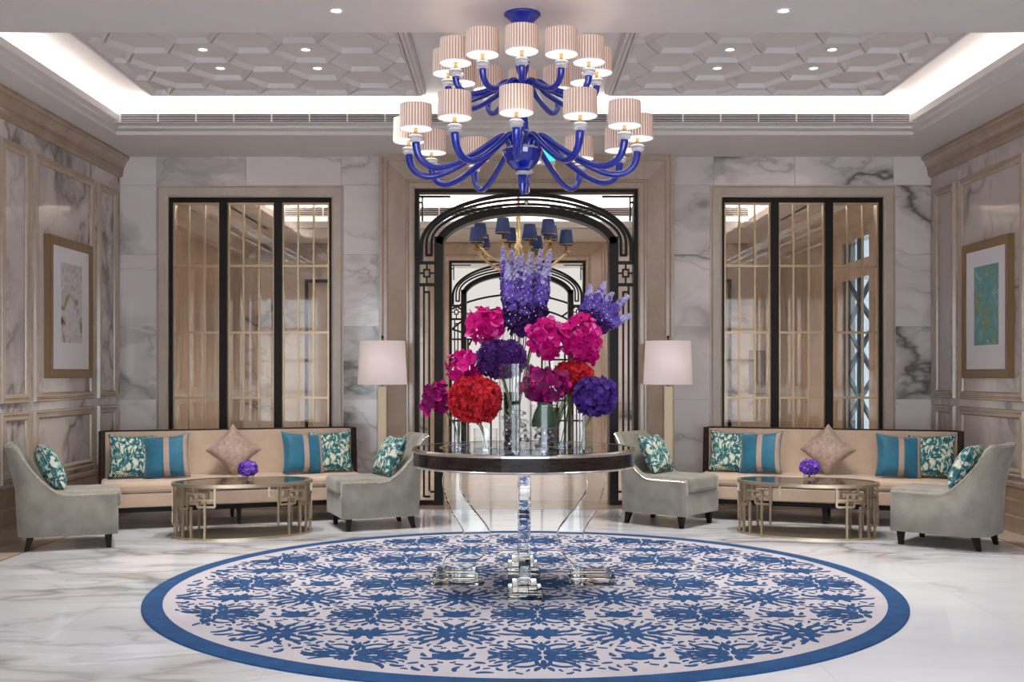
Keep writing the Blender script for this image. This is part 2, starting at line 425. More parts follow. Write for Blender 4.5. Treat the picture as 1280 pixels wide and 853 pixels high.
# stone surrounds
sp = [(0,-.1), (0,.03), (.02,.045), (.10,.045), (.115,.03), (.13,.03), (.13,-.02)]
for (a, b), nm, lab in ((WLs, 'trim_1', 'beige stone surround of the glazed screen behind the left sofa'), (WRs, 'trim_2', 'beige stone surround of the glazed screen behind the right sofa')):
    struct(MB().frame(a, b, 0, WT, sp, mback(YB-.0), closed=False).build(nm, 'marble_beige'), lab)
pp = [(0,-.28), (0,.08), (.02,.10), (.055,.10), (.07,.075), (.09,.075), (.10,.06), (.28,.13), (.29,.15), (.325,.15), (.34,.17), (.374,.17), (.374,-.02)]
struct(MB().frame(DX-DW, DX+DW, 0, DT, pp, mback(YB), closed=False).build('trim_3', 'marble_taupe'), 'stepped taupe stone portal around the arched doorway')

# side walls with moulded panels, cornice and brown stone base
def side_wall(nm, X, sgn, mp, lab):
    w_ = struct(MB().box((X, YF, 0), (X-sgn*.25, YB+.3, 4.3)).build(nm, 'marble_side'), lab)
    mould = [(-.055,.004), (-.05,.018), (-.035,.03), (-.02,.03), (-.012,.018), (.0,.018), (.008,.03), (.02,.03), (.03,.0)]
    k = 0
    for base in (0, -2.75, -5.5):
        for a, b in ((11.26,11.74), (9.74,11.08), (9.10,9.60)):
            for z0, z1 in ((1.20,3.37), (.52,1.07)):
                MB().frame(a+base, b+base, z0, z1, mould, mp).build('panel_moulding', 'marble_taupe', w_)
    prof = [(.0,3.79), (.11,3.79), (.11,3.755), (.095,3.73), (.085,3.73), (.07,3.69), (.05,3.655), (.05,3.63), (.042,3.63), (.04,3.575), (.02,3.555), (0,3.55)]
    MB().prism(prof, YF, YB-.021, lambda a, b, d: (X+sgn*a, d, b)).build('cornice', 'marble_brown', w_)
    side = nm.split('_')[1]
    base = [(0,0), (.05,0), (.05,.14), (.04,.155), (.03,.155), (.03,.28), (.022,.30), (.022,.40), (.035,.41), (.035,.44), (.01,.46), (0,.46)]
    struct(MB().prism(base, YF, YB-.021, lambda a, b, d: (X+sgn*a, d, b)).build('baseboard_'+side, 'marble_brown'), 'tall brown stone baseboard along the '+side+' wall')
    return w_
wall_left = side_wall('wall_left', XL, 1, mleft(XL), 'left wall of pale marble with moulded panels')
wall_right = side_wall('wall_right', XR, -1, mright(XR), 'right wall of pale marble with moulded panels')
struct(bx('baseboard_back', (XL, YB-.035, 0), (PO[0], YB-.02, .16), 'marble_brown'), 'brown stone baseboard left of the portal')
struct(bx('baseboard_rear', (PO[1], YB-.035, 0), (XR, YB-.02, .16), 'marble_brown'), 'brown stone baseboard right of the portal')
# wall behind the camera: glazed openings to daylight
wf = MB(); oz0, oz1 = .2, 3.3
ops = [(-3.7,-1.5), (-.9,1.2), (1.8,4.0)]
edges = [XL] + [v for o in ops for v in o] + [XR]
for i in range(0, len(edges), 2): wf.box((edges[i], YF-.25, 0), (edges[i+1], YF, 4.3))
for a, b in ops:
    wf.box((a, YF-.25, 0), (b, YF, oz0)); wf.box((a, YF-.25, oz1), (b, YF, 4.3))
wfr = struct(wf.build('wall_front', 'marble_beige'), 'street-side wall with three tall windows')
for i, (a, b) in enumerate(ops):
    m = MB()
    for k in range(5): x = a+(b-a)*k/4; m.box((x-.03, YF-.15, oz0), (x+.03, YF-.09, oz1))
    for k in range(5): z = oz0+(oz1-oz0)*k/4; m.box((a, YF-.15, z-.03), (b, YF-.09, z+.03))
    struct(m.build('window_%d' % (i+3), 'bronze_black'), 'street window grid %d' % (i+1))

# ------------------------------------------------------------------ ceiling
LX0, LX1, LY = -3.74, 3.86, 10.5
c = MB()
c.box((XL, 10.8, ZS), (XR, YB, ZL+.06)); c.box((XL, YF, ZS), (-3.87, 10.8, ZL+.06)); c.box((3.99, YF, ZS), (XR, 10.8, ZL+.06))
c.box((-3.87, 10.66, ZS+.035), (3.99, 10.8, ZL+.06)); c.box((-3.87, YF, ZS+.035), (-3.80, 10.66, ZL+.06)); c.box((3.92, YF, ZS+.035), (3.99, 10.66, ZL+.06))
c.box((-3.80, LY, ZL-.013), (3.92, 10.66, ZL+.066)); c.box((-3.80, YF, ZL), (LX0, LY, ZL+.063)); c.box((LX1, YF, ZL), (3.92, LY, ZL+.063))
c.box((LX0, 6.95, ZL), (LX1, 7.78, ZU+.05))                  # cross beam that carries the chandelier
c.box((-.42, 7.78, ZL), (.54, LY, ZU+.05))                   # centre beam
c.box((LX0, YF, ZL), (LX1, 2.0, ZU+.05))
ceil = struct(c.build('ceiling', 'plaster'), 'white plaster ceiling with raised trays and beams')
bx('tray_top', (XL, YF, ZU), (XR, YB, ZU+.15), 'plaster_bright', ceil)
for a, b in (((XL, 10.92, ZL), (XR, 11.0, ZU)), ((-4.12, YF, ZL), (-4.08, 10.92, ZU)), ((4.18, YF, ZL), (4.22, 10.92, ZU))):
    bx('cove_wall', a, b, 'plaster_bright', ceil)
def clip(poly, x0, x1, y0, y1):
    def cut(ps, f, inter):
        out = []
        for i in range(len(ps)):
            a, b = ps[i-1], ps[i]
            if f(b):
                if not f(a): out.append(inter(a, b))
                out.append(b)
            elif f(a): out.append(inter(a, b))
        return out
    def ix(v): return lambda a, b: (v, a[1]+(b[1]-a[1])*(v-a[0])/(b[0]-a[0]))
    def iy(v): return lambda a, b: (a[0]+(b[0]-a[0])*(v-a[1])/(b[1]-a[1]), v)
    for f, g in ((lambda p: p[0] >= x0, ix(x0)), (lambda p: p[0] <= x1, ix(x1)), (lambda p: p[1] >= y0, iy(y0)), (lambda p: p[1] <= y1, iy(y1))):
        poly = cut(poly, f, g)
        if len(poly) < 3: return []
    return poly
def inset(poly, d):
    n = len(poly); out = []
    ar = sum(poly[i-1][0]*poly[i][1]-poly[i][0]*poly[i-1][1] for i in range(n))
    sg = 1 if ar > 0 else -1
    for i in range(n):
        a, b, c_ = poly[i-1], poly[i], poly[(i+1) % n]
        def nrm(p, q):
            dx, dy = q[0]-p[0], q[1]-p[1]; l = sqrt(dx*dx+dy*dy) or 1; return (-dy/l*sg, dx/l*sg)
        n1, n2 = nrm(a, b), nrm(b, c_); k = 1+n1[0]*n2[0]+n1[1]*n2[1]; k = max(k, .35)
        out.append((b[0]+(n1[0]+n2[0])*d/k, b[1]+(n1[1]+n2[1])*d/k))
    return out
ZH = 4.015
def hex_panel(nm, x0, x1, y0, y1, evx, ev_y, od_y, lab):
    pan = bpy.data.objects.new(nm, None); COL.objects.link(pan); struct(pan, lab)
    dx, dy = .417, .54
    hx = 2*dx/3
    cells = []
    for i in range(-8, 9):
        cx = evx+i*dx; yy = ev_y if i % 2 == 0 else od_y
        for j in range(-6, 7):
            cy = yy+j*dy
            poly = [(cx+hx, cy), (cx+hx/2, cy+dy/2), (cx-hx/2, cy+dy/2), (cx-hx, cy), (cx-hx/2, cy-dy/2), (cx+hx/2, cy-dy/2)]
            q = clip(poly, x0, x1, y0, y1)
            if len(q) < 3: continue
            w_ = max(p[0] for p in q)-min(p[0] for p in q); h_ = max(p[1] for p in q)-min(p[1] for p in q)
            ar = abs(sum(q[k-1][0]*q[k][1]-q[k][0]*q[k-1][1] for k in range(len(q))))/2
            if ar < .004: continue
            small = min(w_, h_) < .16 or ar < .03
            r1 = inset(q, .007); r2 = inset(q, .012 if small else .016); r3 = inset(q, .022 if small else .044)
            n = len(q); vs = [(a, b, ZH+.03) for a, b in q]+[(a, b, ZH) for a, b in r1]+[(a, b, ZH) for a, b in r2]+[(a, b, ZH+.034) for a, b in r3]
            fs = [tuple(range(3*n, 4*n))]
            for L in range(3):
                for k in range(n): fs.append((L*n+k, L*n+(k+1)%n, (L+1)*n+(k+1)%n, (L+1)*n+k))
            MB().add(vs, fs).build('hexagon_coffer', 'plaster', pan)
    fp = [(-.005,.10), (0,.02), (.01,0), (.03,0), (.04,.02), (.06,.02), (.07,.05), (.07,.10)]
    MB().frame(x0, x1, y0, y1, fp, lambda a, b, p: (a, b, ZH-.005+p)).build('border_moulding', 'plaster', pan)
    return pan
hex_panel('trim_4', -3.30, -.84, 7.86, 10.16, -2.89, 9.12, 8.85, 'left ceiling panel of recessed plaster hexagons')
hex_panel('trim_5', .96, 3.46, 7.86, 10.16, 3.02, 9.12, 8.85, 'right ceiling panel of recessed plaster hexagons')
# linear air grilles in the far lip
for a, b, lab in ((LX0+.02, -.46, 'long slotted white air grille above the left glazed screen'), (.58, LX1-.02, 'long slotted white air grille above the right glazed screen')):
    g = thing('air_grille', lab, 'vent', ((a+b)/2, LY, ZL)); L = (b-a)/2
    bx('backing', (-L, -.003, -.012), (L, 0, .066), 'grille_dark', g)
    for k in range(6): z = -.011+.0152*k; bx('slat', (-L, -.010, z-.0022), (L, -.003, z+.0022), 'plaster_bright', g)
    n = 9
    for k in range(n+1): x = -L+2*L*k/n; bx('divider', (x-.006, -.012, -.012), (x+.006, -.003, .066), 'plaster_bright', g)
# downlights
def downlight(x, y, z, lab, e, r=.05, ang=80):
    d = thing('downlight', lab, 'light', (x, y, z), 0, 'recessed ceiling downlights')
    MB().lathe([(r, 0), (r, -.008), (r*.72, -.006), (r*.66, 0)], 20).build('trim_ring', 'plaster_bright', d)
    MB().lathe([(r*.68, -.001), (.001, -.001)], 16).build('lens', 'lamp_white', d)
    spot('downlight_beam', (x, y, z-.02), e, ang)
for xs, sd in (((-2.47,-1.64), 'left'), ((1.785,2.61), 'right')):
    for x, hx_ in zip(xs, ('left', 'right')):
        for y, hy in ((8.85,'nearer'), (9.39,'farther')):
            downlight(x, y, ZH+.0335, '%s recessed downlight on the %s side of the %s hexagon ceiling panel' % (hy, hx_, sd), 130)
downlight(-1.15, 7.30, ZL, 'recessed downlight in the cross beam left of the chandelier', 110)
downlight(1.83, 7.30, ZL, 'recessed downlight in the cross beam right of the chandelier', 110)
for x in (-2.6, 0, 2.8):
    for y in (3.2, 5.6): spot('near_tray_downlight', (x, y, ZU-.03), 90, 95)

# ------------------------------------------------------------------ glazed screens (windows)
def glazed(nm, x0, x1, Y, lab, z0=WZ, z1=WT):
    e = bpy.data.objects.new(nm, None); COL.objects.link(e); e.location = (0, Y, 0); struct(e, lab)
    fw = .035
    for a, b in (((x0, -.01, z0), (x0+fw, .08, z1)), ((x1-fw, -.01, z0), (x1, .08, z1)), ((x0+fw, -.01, z1-.05), (x1-fw, .08, z1)), ((x0+fw, -.01, z0), (x1-fw, .08, z0+.05))):
        bx('outer_frame', a, b, 'bronze_black', e)
    W = (x1-x0-2*fw); pw = .085; lw = (W-2*pw)/3
    for k in (1, 2):
        x = x0+fw+k*lw+(k-1)*pw; bx('post', (x, -.03, z0+.05), (x+pw, .09, z1-.05), 'bronze_black', e)
    top, bot = z1-.05, z0+.05
    zs = [top, 2.60, 1.875, 1.165, bot]
    pane = {}
    for k in range(3):
        a = x0+fw+k*(lw+pw); b = a+lw; g = .018
        for x in (a, b-g): bx('gold_stile', (x, .005, bot), (x+g, .04, top), 'gold_bar', e)
        for q in (1, 2): x = a+lw*q/3; bx('gold_mullion', (x-g/2, .005, bot), (x+g/2, .04, top), 'gold_bar', e)
        for z in (top-.012, 2.60, 1.875, 1.165, bot+.012): bx('gold_rail', (a, .002, z-.012), (b, .038, z+.012), 'gold_bar', e)
        for q in range(3):
            for r in range(4):
                key = r
                if key not in pane:
                    pane[key] = MB().box((.004, .018, zs[r+1]+.012), (lw/3-.004, .024, zs[r]-.012)).build('glass_pane', 'bronze_glass', e, loc=(a+lw*q/3, 0, 0))
                else: copyo(pane[key], e, (a+lw*q/3, 0, 0))
    return e
glazed('window_1', WLs[0], WLs[1], YB+.03, 'tall black framed glazed screen with gold bars behind the left sofa')
glazed('window_2', WRs[0], WRs[1], YB+.03, 'tall black framed glazed screen with gold bars behind the right sofa')

# ------------------------------------------------------------------ arched fretwork doorway
u = .008686
def arch_screen(nm, cx, Y, lab):
    e = bpy.data.objects.new(nm, None); COL.objects.link(e); e.location = (cx, Y, 0); struct(e, lab)
    Zp = lambda y: 1.43-(y-467)*u
    mp = lambda a, b, d: (a, d, b)
    d0, d1 = 0, .05
    zt = DT
    # outer frame
    for s in (-1, 1):
        bx('outer_stile', (s*134*u, -.02, 0), (s*138.8*u, .14, zt), 'bronze_black', e)
        bx('jamb', (s*104*u, -.02, 0), (s*115*u, .24, Zp(296)), 'bronze_black', e)
    bx('head', (-134*u, -.02, Zp(241)), (134*u, .14, zt), 'bronze_black', e)
    def band(w, crown, spring, wid, bottom, name='arch_band', dd=(0,.05), amin=0):
        W = w*u; pts = []
        if bottom is not None: pts.append((-W, Zp(bottom)))
        N = 40; zs, zc = Zp(spring), Zp(crown)
        for i in range(N+1):
            a = pi-amin-(pi-2*amin)*i/N; c_, s_ = cos(a), sin(a)
            pts.append((W*c_, zs+(zc-zs)*s_))
        if bottom is not None: pts.append((W, Zp(bottom)))
        MB().ribbon(pts, wid*u, dd[0], dd[1], mp).build(name, 'bronze_black', e)
    band(110, 262.5, 309, 9, None, 'arch_head', (-.02,.20), .1)
    band(118.5, 255, 302, 3.0, 319)
    band(125, 249, 304, 3.0, 319)
    band(131.5, 243, 308, 4.6, 326)
    def bar(x0, x1, y0, y1, name='fret_bar'):
        for s in (-1, 1): bx(name, (s*x0*u, .0, Zp(y1)), (s*x1*u, .05, Zp(y0)), 'bronze_black', e)
    bar(117.3, 126.2, 317.5, 320.5)
    bar(115, 134, 326.5, 330.5); bar(115, 134, 354, 358)
    bar(120, 129, 336, 338); bar(120, 129, 345, 347); bar(120, 122, 338, 345); bar(127, 129, 338, 345)
    bar(115, 120, 340.5, 342.5); bar(129, 134, 340.5, 342.5); bar(123.5, 125.5, 330.5, 336); bar(123.5, 125.5, 347, 354)
    bar(120.3, 122.5, 366, 614); bar(127, 129.2, 358, 622); bar(120.3, 127, 364, 366.5); bar(115, 120.3, 614, 616.5) ; bar(120.3, 127, 620, 622.5)
    bar(115, 134, 626, 632, 'bottom_rail')
    bar(95, 134, 244.6, 246.6); bar(129, 131, 246.6, 276); bar(129.5, 134, 252, 254)
    MB().lathe([(.001,-.03), (.022,-.02), (.03,0), (.022,.02), (.001,.03)], 14, (0,-.03,Zp(254))).build('boss', 'silver', e, smooth=True)
    bx('keystone', (-.025, -.04, Zp(268)), (.025, .0, Zp(259)), 'bronze_black', e)
    return e
arch_screen('door_1', DX, YB-.0, 'black metal arched doorway with geometric fretwork under the chandelier')
arch_screen('door_2', .15, YB2-.05, 'second black fretwork arch seen through the doorway')

# ------------------------------------------------------------------ far room
wfb = MB(); y0, y1 = YB2, YB2+.3; X2 = .15
W2 = ((-3.62, -1.85), (2.2, 3.95))
for a, b in ((XL2, W2[0][0]), (W2[0][1], X2-DW), (X2+DW, W2[1][0]), (W2[1][1], XR2)): wfb.box((a, y0, 0), (b, y1, 4.2))
for a, b in W2: wfb.box((a, y0, 3.1), (b, y1, 4.2)); wfb.box((a, y0, 0), (b, y1, .2))
wfb.box((X2-DW, y0, DT), (X2+DW, y1, 4.2))
wfar = struct(wfb.build('wall_far_back', 'marble_wall'), 'veined marble end wall of the room beyond')
for a, b in W2:
    MB().frame(a, b, 0, 3.1, [(-.06,.05), (0,.05), (0,-.02)], mback(YB2), closed=False).build('screen_frame', 'bronze_black', wfar)
    bx('screen_back', (a, YB2+.2, .2), (b, YB2+.24, 3.1), 'marble_beige', wfar)
struct(MB().frame(X2-DW, X2+DW, 0, DT, pp, mback(YB2-.02), closed=False).build('trim_6', 'marble_taupe'), 'taupe stone portal around the second arch')
wl2 = struct(bx('wall_far_left', (XL2-.2, YB+.3, 0), (XL2, YB2+.3, 4.2), 'marble_taupe'), 'left wall of the room beyond')
cp = [(.0,3.75), (.22,3.75), (.22,3.70), (.16,3.66), (.10,3.58), (.07,3.5), (.03,3.48), (0,3.46)]
MB().prism(cp, YB+.3, YB2, lambda a, b, d: (XL2+a, d, b)).build('cornice', 'marble_beige', wl2)
ro = (14.7, 15.9, .0, 2.75)
wr = MB().box((XR2, YB+.3, 0), (XR2+.2, ro[0], 4.2)).box((XR2, ro[1], 0), (XR2+.2, YB2+.3, 4.2)).box((XR2, ro[0], ro[3]), (XR2+.2, ro[1], 3.0)).box((XR2, ro[0], 3.3), (XR2+.2, ro[1], 4.2))
wr2 = struct(wr.build('wall_far_right', 'marble_taupe'), 'right wall of the room beyond with a daylit lattice door')
MB().prism(cp, YB+.3, YB2, lambda a, b, d: (XR2-a, d, b)).build('cornice', 'marble_beige', wr2)
for k in range(4):
    z0, z1 = .05+k*.68, .05+(k+1)*.68
    for pts in ([(ro[0], z0), (ro[1], z1)], [(ro[0], z1), (ro[1], z0)]):
        MB().ribbon(pts, .05, XR2+.05, XR2+.1, lambda a, b, d: (d, a, b)).build('lattice_bar', 'teal_steel', wr2)
for y in (ro[0], (ro[0]+ro[1])/2, ro[1]): bx('lattice_stile', (XR2+.04, y-.035, 0), (XR2+.11, y+.035, 3.3), 'teal_steel', wr2)
bx('dimming_pane', (XR2+.12, ro[0], 0), (XR2+.13, ro[1], 3.3), 'dimming_glass', wr2)  # pane added to dim the daylight through the lattice
c2 = MB(); z0 = 3.75
c2.box((XL2, YB+.3, z0), (XR2, 13.0, z0+.1)); c2.box((XL2, 17.45, z0), (XR2, YB2, z0+.1)); c2.box((XL2, 13, z0), (-3.5, 17.45, z0+.1)); c2.box((3.75, 13, z0), (XR2, 17.45, z0+.1))
c2.box((-3.5, 17.0, z0+.12), (3.75, 17.45, z0+.16)); 
ceil2 = struct(c2.build('ceiling_far_room', 'plaster'), 'white tray ceiling of the room beyond')
bx('tray_top', (XL2, YB+.3, 4.15), (XR2, YB2+.3, 4.25), 'plaster_bright', ceil2)
for a, b in (((XL2, 17.5, z0), (XR2, 17.56, 4.15)), ((XL2, YB+.32, z0), (XR2, YB+.38, 4.15)), ((-3.9, 12.3, z0), (-3.85, 17.5, 4.15)), ((4.1, 12.3, z0), (4.15, 17.5, 4.15))): bx('cove_wall', a, b, 'plaster_bright', ceil2)
g = thing('air_grille', 'slotted air grille and glowing cove step on the far room ceiling lip', 'vent', (.12, 17.0, 3.85))
bx('backing', (-3.6, -.004, .02), (3.6, 0, .16), 'grille_dark', g)
for k in range(5): bx('slat', (-3.6, -.014, .03+k*.028), (3.6, -.004, .036+k*.028), 'plaster_bright', g)
for k in range(13): x = -3.6+k*.6; bx('divider', (x-.01, -.016, .02), (x+.01, -.003, .16), 'plaster_bright', g)
bx('glowing_step', (-3.6, -.01, -.06), (3.6, 0, .018), 'lit_step_glow', g)  # cove-lit step, its brightness put in as emission
# vestibule with a lattice of bright panes beyond the second arch
wv = struct(MB().box((-2.4, YB2+.3, 0), (-2.2, 21.6, 3.6)).box((2.5, YB2+.3, 0), (2.7, 21.6, 3.6)).box((-2.4, YB2+.3, 3.5), (2.7, 21.6, 3.7)).build('wall_vestibule', 'plaster_bright'), 'pale vestibule walls beyond the second arch')
gl = bpy.data.objects.new('window_6', None); COL.objects.link(gl); gl.location = (.15, 21.5, 0); struct(gl, 'bright lattice window at the far end of the enfilade')
mp = lambda a, b, d: (a, d, b)
bx('daylight_pane', (-2.3, .06, 0), (2.3, .08, 3.5), 'daylight_glow', gl)  # glowing sheet stands in for daylight behind the lattice
def gb(pts, wd=.035): MB().ribbon(pts, wd, 0, .05, mp).build('lattice_bar', 'bronze_black', gl)
for x in (-1.9, -1.4, -.95, -.5, .5, .95, 1.4, 1.9): gb([(x, 0), (x, 2.1)])
for s in (-1, 1):
    for r_, a0, a1 in ((.75,.15,1.1), (1.15,.05,1.3), (1.5,.2,1.5)):
        gb([(s*(r_*1.25*cos(a0+(a1-a0)*i/12)), 1.9+r_*.72*sin(a0+(a1-a0)*i/12)) for i in range(13)])
    for a, q0, q1 in ((.5,.75,1.15), (.9,1.15,1.5), (1.1,.75,1.15), (.3,1.15,1.5)): gb([(s*q0*1.25*cos(a), 1.9+q0*.72*sin(a)), (s*q1*1.25*cos(a), 1.9+q1*.72*sin(a))])
for z in (.5, .9, 1.3, 1.7, 2.1): gb([(-1.9, z), (-.5, z)]); gb([(.5, z), (1.9, z)])
tag(bx('alarm_box', (4.36, YB2-.05, .20), (4.50, YB2, .38), 'red_plastic'), 'small red alarm box on the far wall seen through the right screen', 'box')
tag(bx('wall_panel', (4.27, YB2-.03, 1.06), (4.56, YB2, 1.84), 'panel_grey', bevel=.01), 'grey wall panel on the far wall seen through the right screen', 'panel')
# navy chandelier in the far room
ch2 = thing('navy_chandelier', 'brass chandelier with navy fabric shades hanging in the room beyond', 'chandelier', (PX(648,14.2), 14.2, 0))
zc = PZ(333, 14.2)
MB().lathe([(.001,0),(.05,.01),(.08,.05),(.03,.1),(.035,.2),(.06,.26),(.03,.32),(.022,.6),(.045,.66),(.02,.72),(.02,1.0),(.001,1.0)], 16, (0,0,zc-.02)).build('column', 'amber_glass', ch2, smooth=True)
bx('hanging_rod', (-.01,-.01,zc+.95), (.01,.01,4.15), 'brass', ch2)
for k in range(10):
    a = 2*pi*(k+.35)/10; dz = .10 if k % 2 else 0; rr = .62 if k % 2 == 0 else .50
    d = Vector((sin(a), -cos(a), 0))
    pts = []
    for i in range(13):
        s_ = i/12; pts.append(d*(.05+(rr-.05)*s_)+Vector((0,0, zc+.10+dz-.17*sin(pi*s_)*(1-.2*s_)+.06*s_)))
    arm = MB().tube(pts, .016, 8).build('arm', 'amber_glass', ch2, smooth=True)
    top = pts[-1]
    MB().lathe([(.02,0),(.045,.01),(.05,.03),(.015,.035),(.014,.12),(.001,.12)], 10, top).build('candle_cup', 'brass', arm, smooth=True)
    sh = MB().lathe([(.098,.11),(.072,.30),(.069,.30),(.095,.11)], 18, top).build('shade', 'navy_shade', ch2, smooth=True)
    MB().lathe([(.1,.105),(.1,.115),(.096,.115),(.096,.105)], 18, top, closed=True).build('shade_rim', 'brass', sh)

# ------------------------------------------------------------------ exit sign
es = thing('exit_sign', 'small glowing green sign under the soffit behind the chandelier', 'sign', (PX(683,11.3), 11.3, ZS))
bx('hanger', (-.01,-.01,-.05), (.01,.01,0), 'silver', es)
bx('housing', (-.09,-.015,-.20), (.09,.015,-.05), 'plaster_bright', es)
bx('lit_panel', (-.085,-.02,-.16), (.085,-.014,-.055), 'exit_green', es)

# ------------------------------------------------------------------ pictures on the side walls
def picture(lab, X, sgn, y0, y1, z0, z1, ay0, ay1, az0, az1, artm):
    yc, zc_ = (y0+y1)/2, (z0+z1)/2
    t_ = thing('framed_picture', lab, 'picture', (X+sgn*.026, yc, zc_))
    mp_ = lambda a, b, p: (sgn*p, a-yc, b-zc_)
    MB().frame(y0+.085, y1-.085, z0+.085, z1-.085, [(0,0), (0,.022), (.012,.03), (.072,.034), (.085,.03), (.085,-.024), (0,-.024)], mp_).build('frame', 'frame_gold', t_)
    MB().box((sgn*.010, y0+.08-yc, z0+.08-zc_), (sgn*.018, y1-.08-yc, z1-.08-zc_)).build('mat_board', 'mat_board', t_)
    MB().box((sgn*.0175, ay0-yc, az0-zc_), (sgn*.020, ay1-yc, az1-zc_)).build('print', artm, t_)
    return t_
picture('gold framed pale abstract print on the left wall', XL, 1, 9.95, 10.98, 1.385, 2.70, 10.22, 10.72, 1.72, 2.47, 'art_pale')
picture('gold framed teal green print on the right wall', XR, -1, 9.92, 10.95, 1.385, 2.70, 10.15, 10.68, 1.70, 2.46, 'art_teal')

# ------------------------------------------------------------------ rug
RX, RY, RR = .10, 7.4, 2.45
rug = thing('round_rug', 'large round rug with blue damask pattern and blue border', 'rug', (RX, RY, 0))
MB().lathe([(.001,.014), (RR-.125,.014), (RR-.125,.0), (.001,0)], 128).build('ground_pile', 'rug_ground', rug)
MB().lathe([(RR-.125,.016), (RR-.01,.016), (RR,.010), (RR,0), (RR-.125,0)], 128).build('border', 'rug_blue', rug)
pat = MB(); RI = RR-.19
mz = lambda a, b, d: (a, b, d)
def stroke(pts, wd, cx, cy):
    out = [(cx+x, cy+y) for x, y in pts]
    if any(sqrt(x*x+y*y) > RI for x, y in out): return
    n = len(out)
    ws = [wd*(.18+.82*sin(pi*min(1, .12+.88*i/(n-1)))**.8) for i in range(n)]
    pat.ribbon(out, ws, .012, .0165+random.uniform(0,.0012), mz)
def arc(x, y, ang, ln, curl, n=7):
    pts = [(x, y)]; a = ang
    for i in range(n-1):
        x += cos(a)*ln/(n-1); y += sin(a)*ln/(n-1); a += curl/(n-1); pts.append((x, y))
    return pts
def sym4(items, cx, cy):
    for pts, wd in items:
        for sx_ in (1, -1):
            for sy_ in (1, -1): stroke([(x*sx_, y*sy_) for x, y in pts], wd, cx, cy)
def sym2(items, cx, cy):
    for pts, wd in items:
        for sx_ in (1, -1): stroke([(x*sx_, y) for x, y in pts], wd, cx, cy)
A = []
for a in (10, 34, 58, 82): A.append((arc(.02, .015, R(a), .085, .2), .042))
for a, cu in ((20, .9), (45, .7), (70, -.7)):
    A.append((arc(.085*cos(R(a)), .085*sin(R(a)), R(a-25), .15, cu), .026))
    A.append((arc(.10*cos(R(a)), .10*sin(R(a)), R(a+18), .13, -cu*.8), .024))
A += [(arc(.0, .10, R(90), .16, 0), .034), (arc(.12, 0, R(0), .13, .0), .036), (arc(.20, .03, R(15), .10, .9), .022), (arc(.03, .17, R(55), .11, -.8), .024),
      (arc(.02, .23, R(60), .07, .4), .028), (arc(.13, .16, R(40), .10, 1.0), .026), (arc(.17, .11, R(10), .09, 1.0), .024), (arc(.06, .21, R(20), .09, -.8), .022), (arc(.23, .01, R(35), .06, .3), .028)]
Bm = [(arc(.0, -.06, R(90), .14, 0), .05), (arc(.01, .0, R(50), .12, -.5), .038), (arc(.01, -.02, R(15), .15, .6), .040), (arc(.01, -.04, R(-20), .13, .8), .034),
      (arc(.10, .02, R(10), .13, 1.2), .026), (arc(.13, -.03, R(-15), .11, 1.1), .024), (arc(.03, .05, R(65), .08, .5), .028), (arc(.02, -.06, R(-60), .08, -.5), .026), (arc(.19, .06, R(80), .07, 1.0), .022)]
Cm = []
for a in (18, 45, 72): Cm.append((arc(.015, .012, R(a), .10, .3), .046))
Cm += [(arc(.09, .06, R(20), .15, 1.3), .030), (arc(.06, .09, R(70), .15, -1.3), .030), (arc(.11, .02, R(-10), .12, .9), .028), (arc(.02, .11, R(95), .10, -.6), .032),
       (arc(.17, .05, R(-20), .10, 1.6), .022), (arc(.05, .17, R(110), .09, -1.4), .022), (arc(.15, .14, R(30), .09, -1.2), .024), (arc(.21, .11, R(70), .08, 1.2), .024), (arc(.12, .19, R(35), .08, .9), .022)]
Dm = [(arc(0, -.09, R(90), .18, 0), .034), (arc(.0, -.05, R(60), .11, -.8), .030), (arc(.0, .01, R(55), .10, -.8), .028), (arc(.0, -.08, R(25), .12, 1.0), .030), (arc(.06, -.06, R(-20), .08, 1.0), .024), (arc(.06, .06, R(35), .08, 1.2), .022), (arc(.11, -.02, R(50), .07, .9), .020)]
TX, TY = .95, .94
hx2, hy2 = TX/2, TY/2
A, Bm, Cm, Dm = [[(p_, w_*k_) for p_, w_ in q] for q, k_ in ((A, .94), (Bm, 1.25), (Cm, 1.15), (Dm, 1.3))]
rs = random.Random(5); occ = []
def reg(pts, wd):
    for (x0_, y0_), (x1_, y1_) in zip(pts[:-1], pts[1:]):
        for k in (0, .5, 1): occ.append((abs(x0_+(x1_-x0_)*k), abs(y0_+(y1_-y0_)*k), wd/2))
for p_, w_ in A: reg(p_, w_)
for p_, w_ in Cm: reg([(hx2-abs(x), hy2-abs(y)) for x, y in p_], w_)
for p_, w_ in Bm: reg([(abs(x), hy2-abs(y)) for x, y in p_], w_)
for p_, w_ in Dm: reg([(hx2-abs(x), abs(y)) for x, y in p_], w_)
fill = []
for tr in range(2600):
    x0_, y0_ = rs.uniform(.01, hx2-.01), rs.uniform(.01, hy2-.01)
    ln = rs.choice((.14, .11, .08, .06, .05)) if tr < 1600 else .04
    wd = ln*rs.uniform(.28,.42)
    pts = arc(x0_, y0_, rs.uniform(0, 2*pi), ln, rs.choice((-1,1))*rs.uniform(.5,2.0))
    if any(x < .008 or x > hx2-.008 or y < .008 or y > hy2-.008 for x, y in pts): continue
    if any((x-ox)**2+(y-oy)**2 < (ow+wd/2+.009)**2 for x, y in pts for ox, oy, ow in occ): continue
    fill.append((pts, wd)); reg(pts, wd)
for i in range(-3, 4):
    for j in range(-3, 4):
        cx, cy = i*TX+.07, j*TY-.02
        sym4(A, cx, cy); sym2(Bm, cx, cy+TY/2); sym4(Cm, cx+TX/2, cy+TY/2); sym2(Dm, cx+TX/2, cy); sym4(fill, cx, cy)
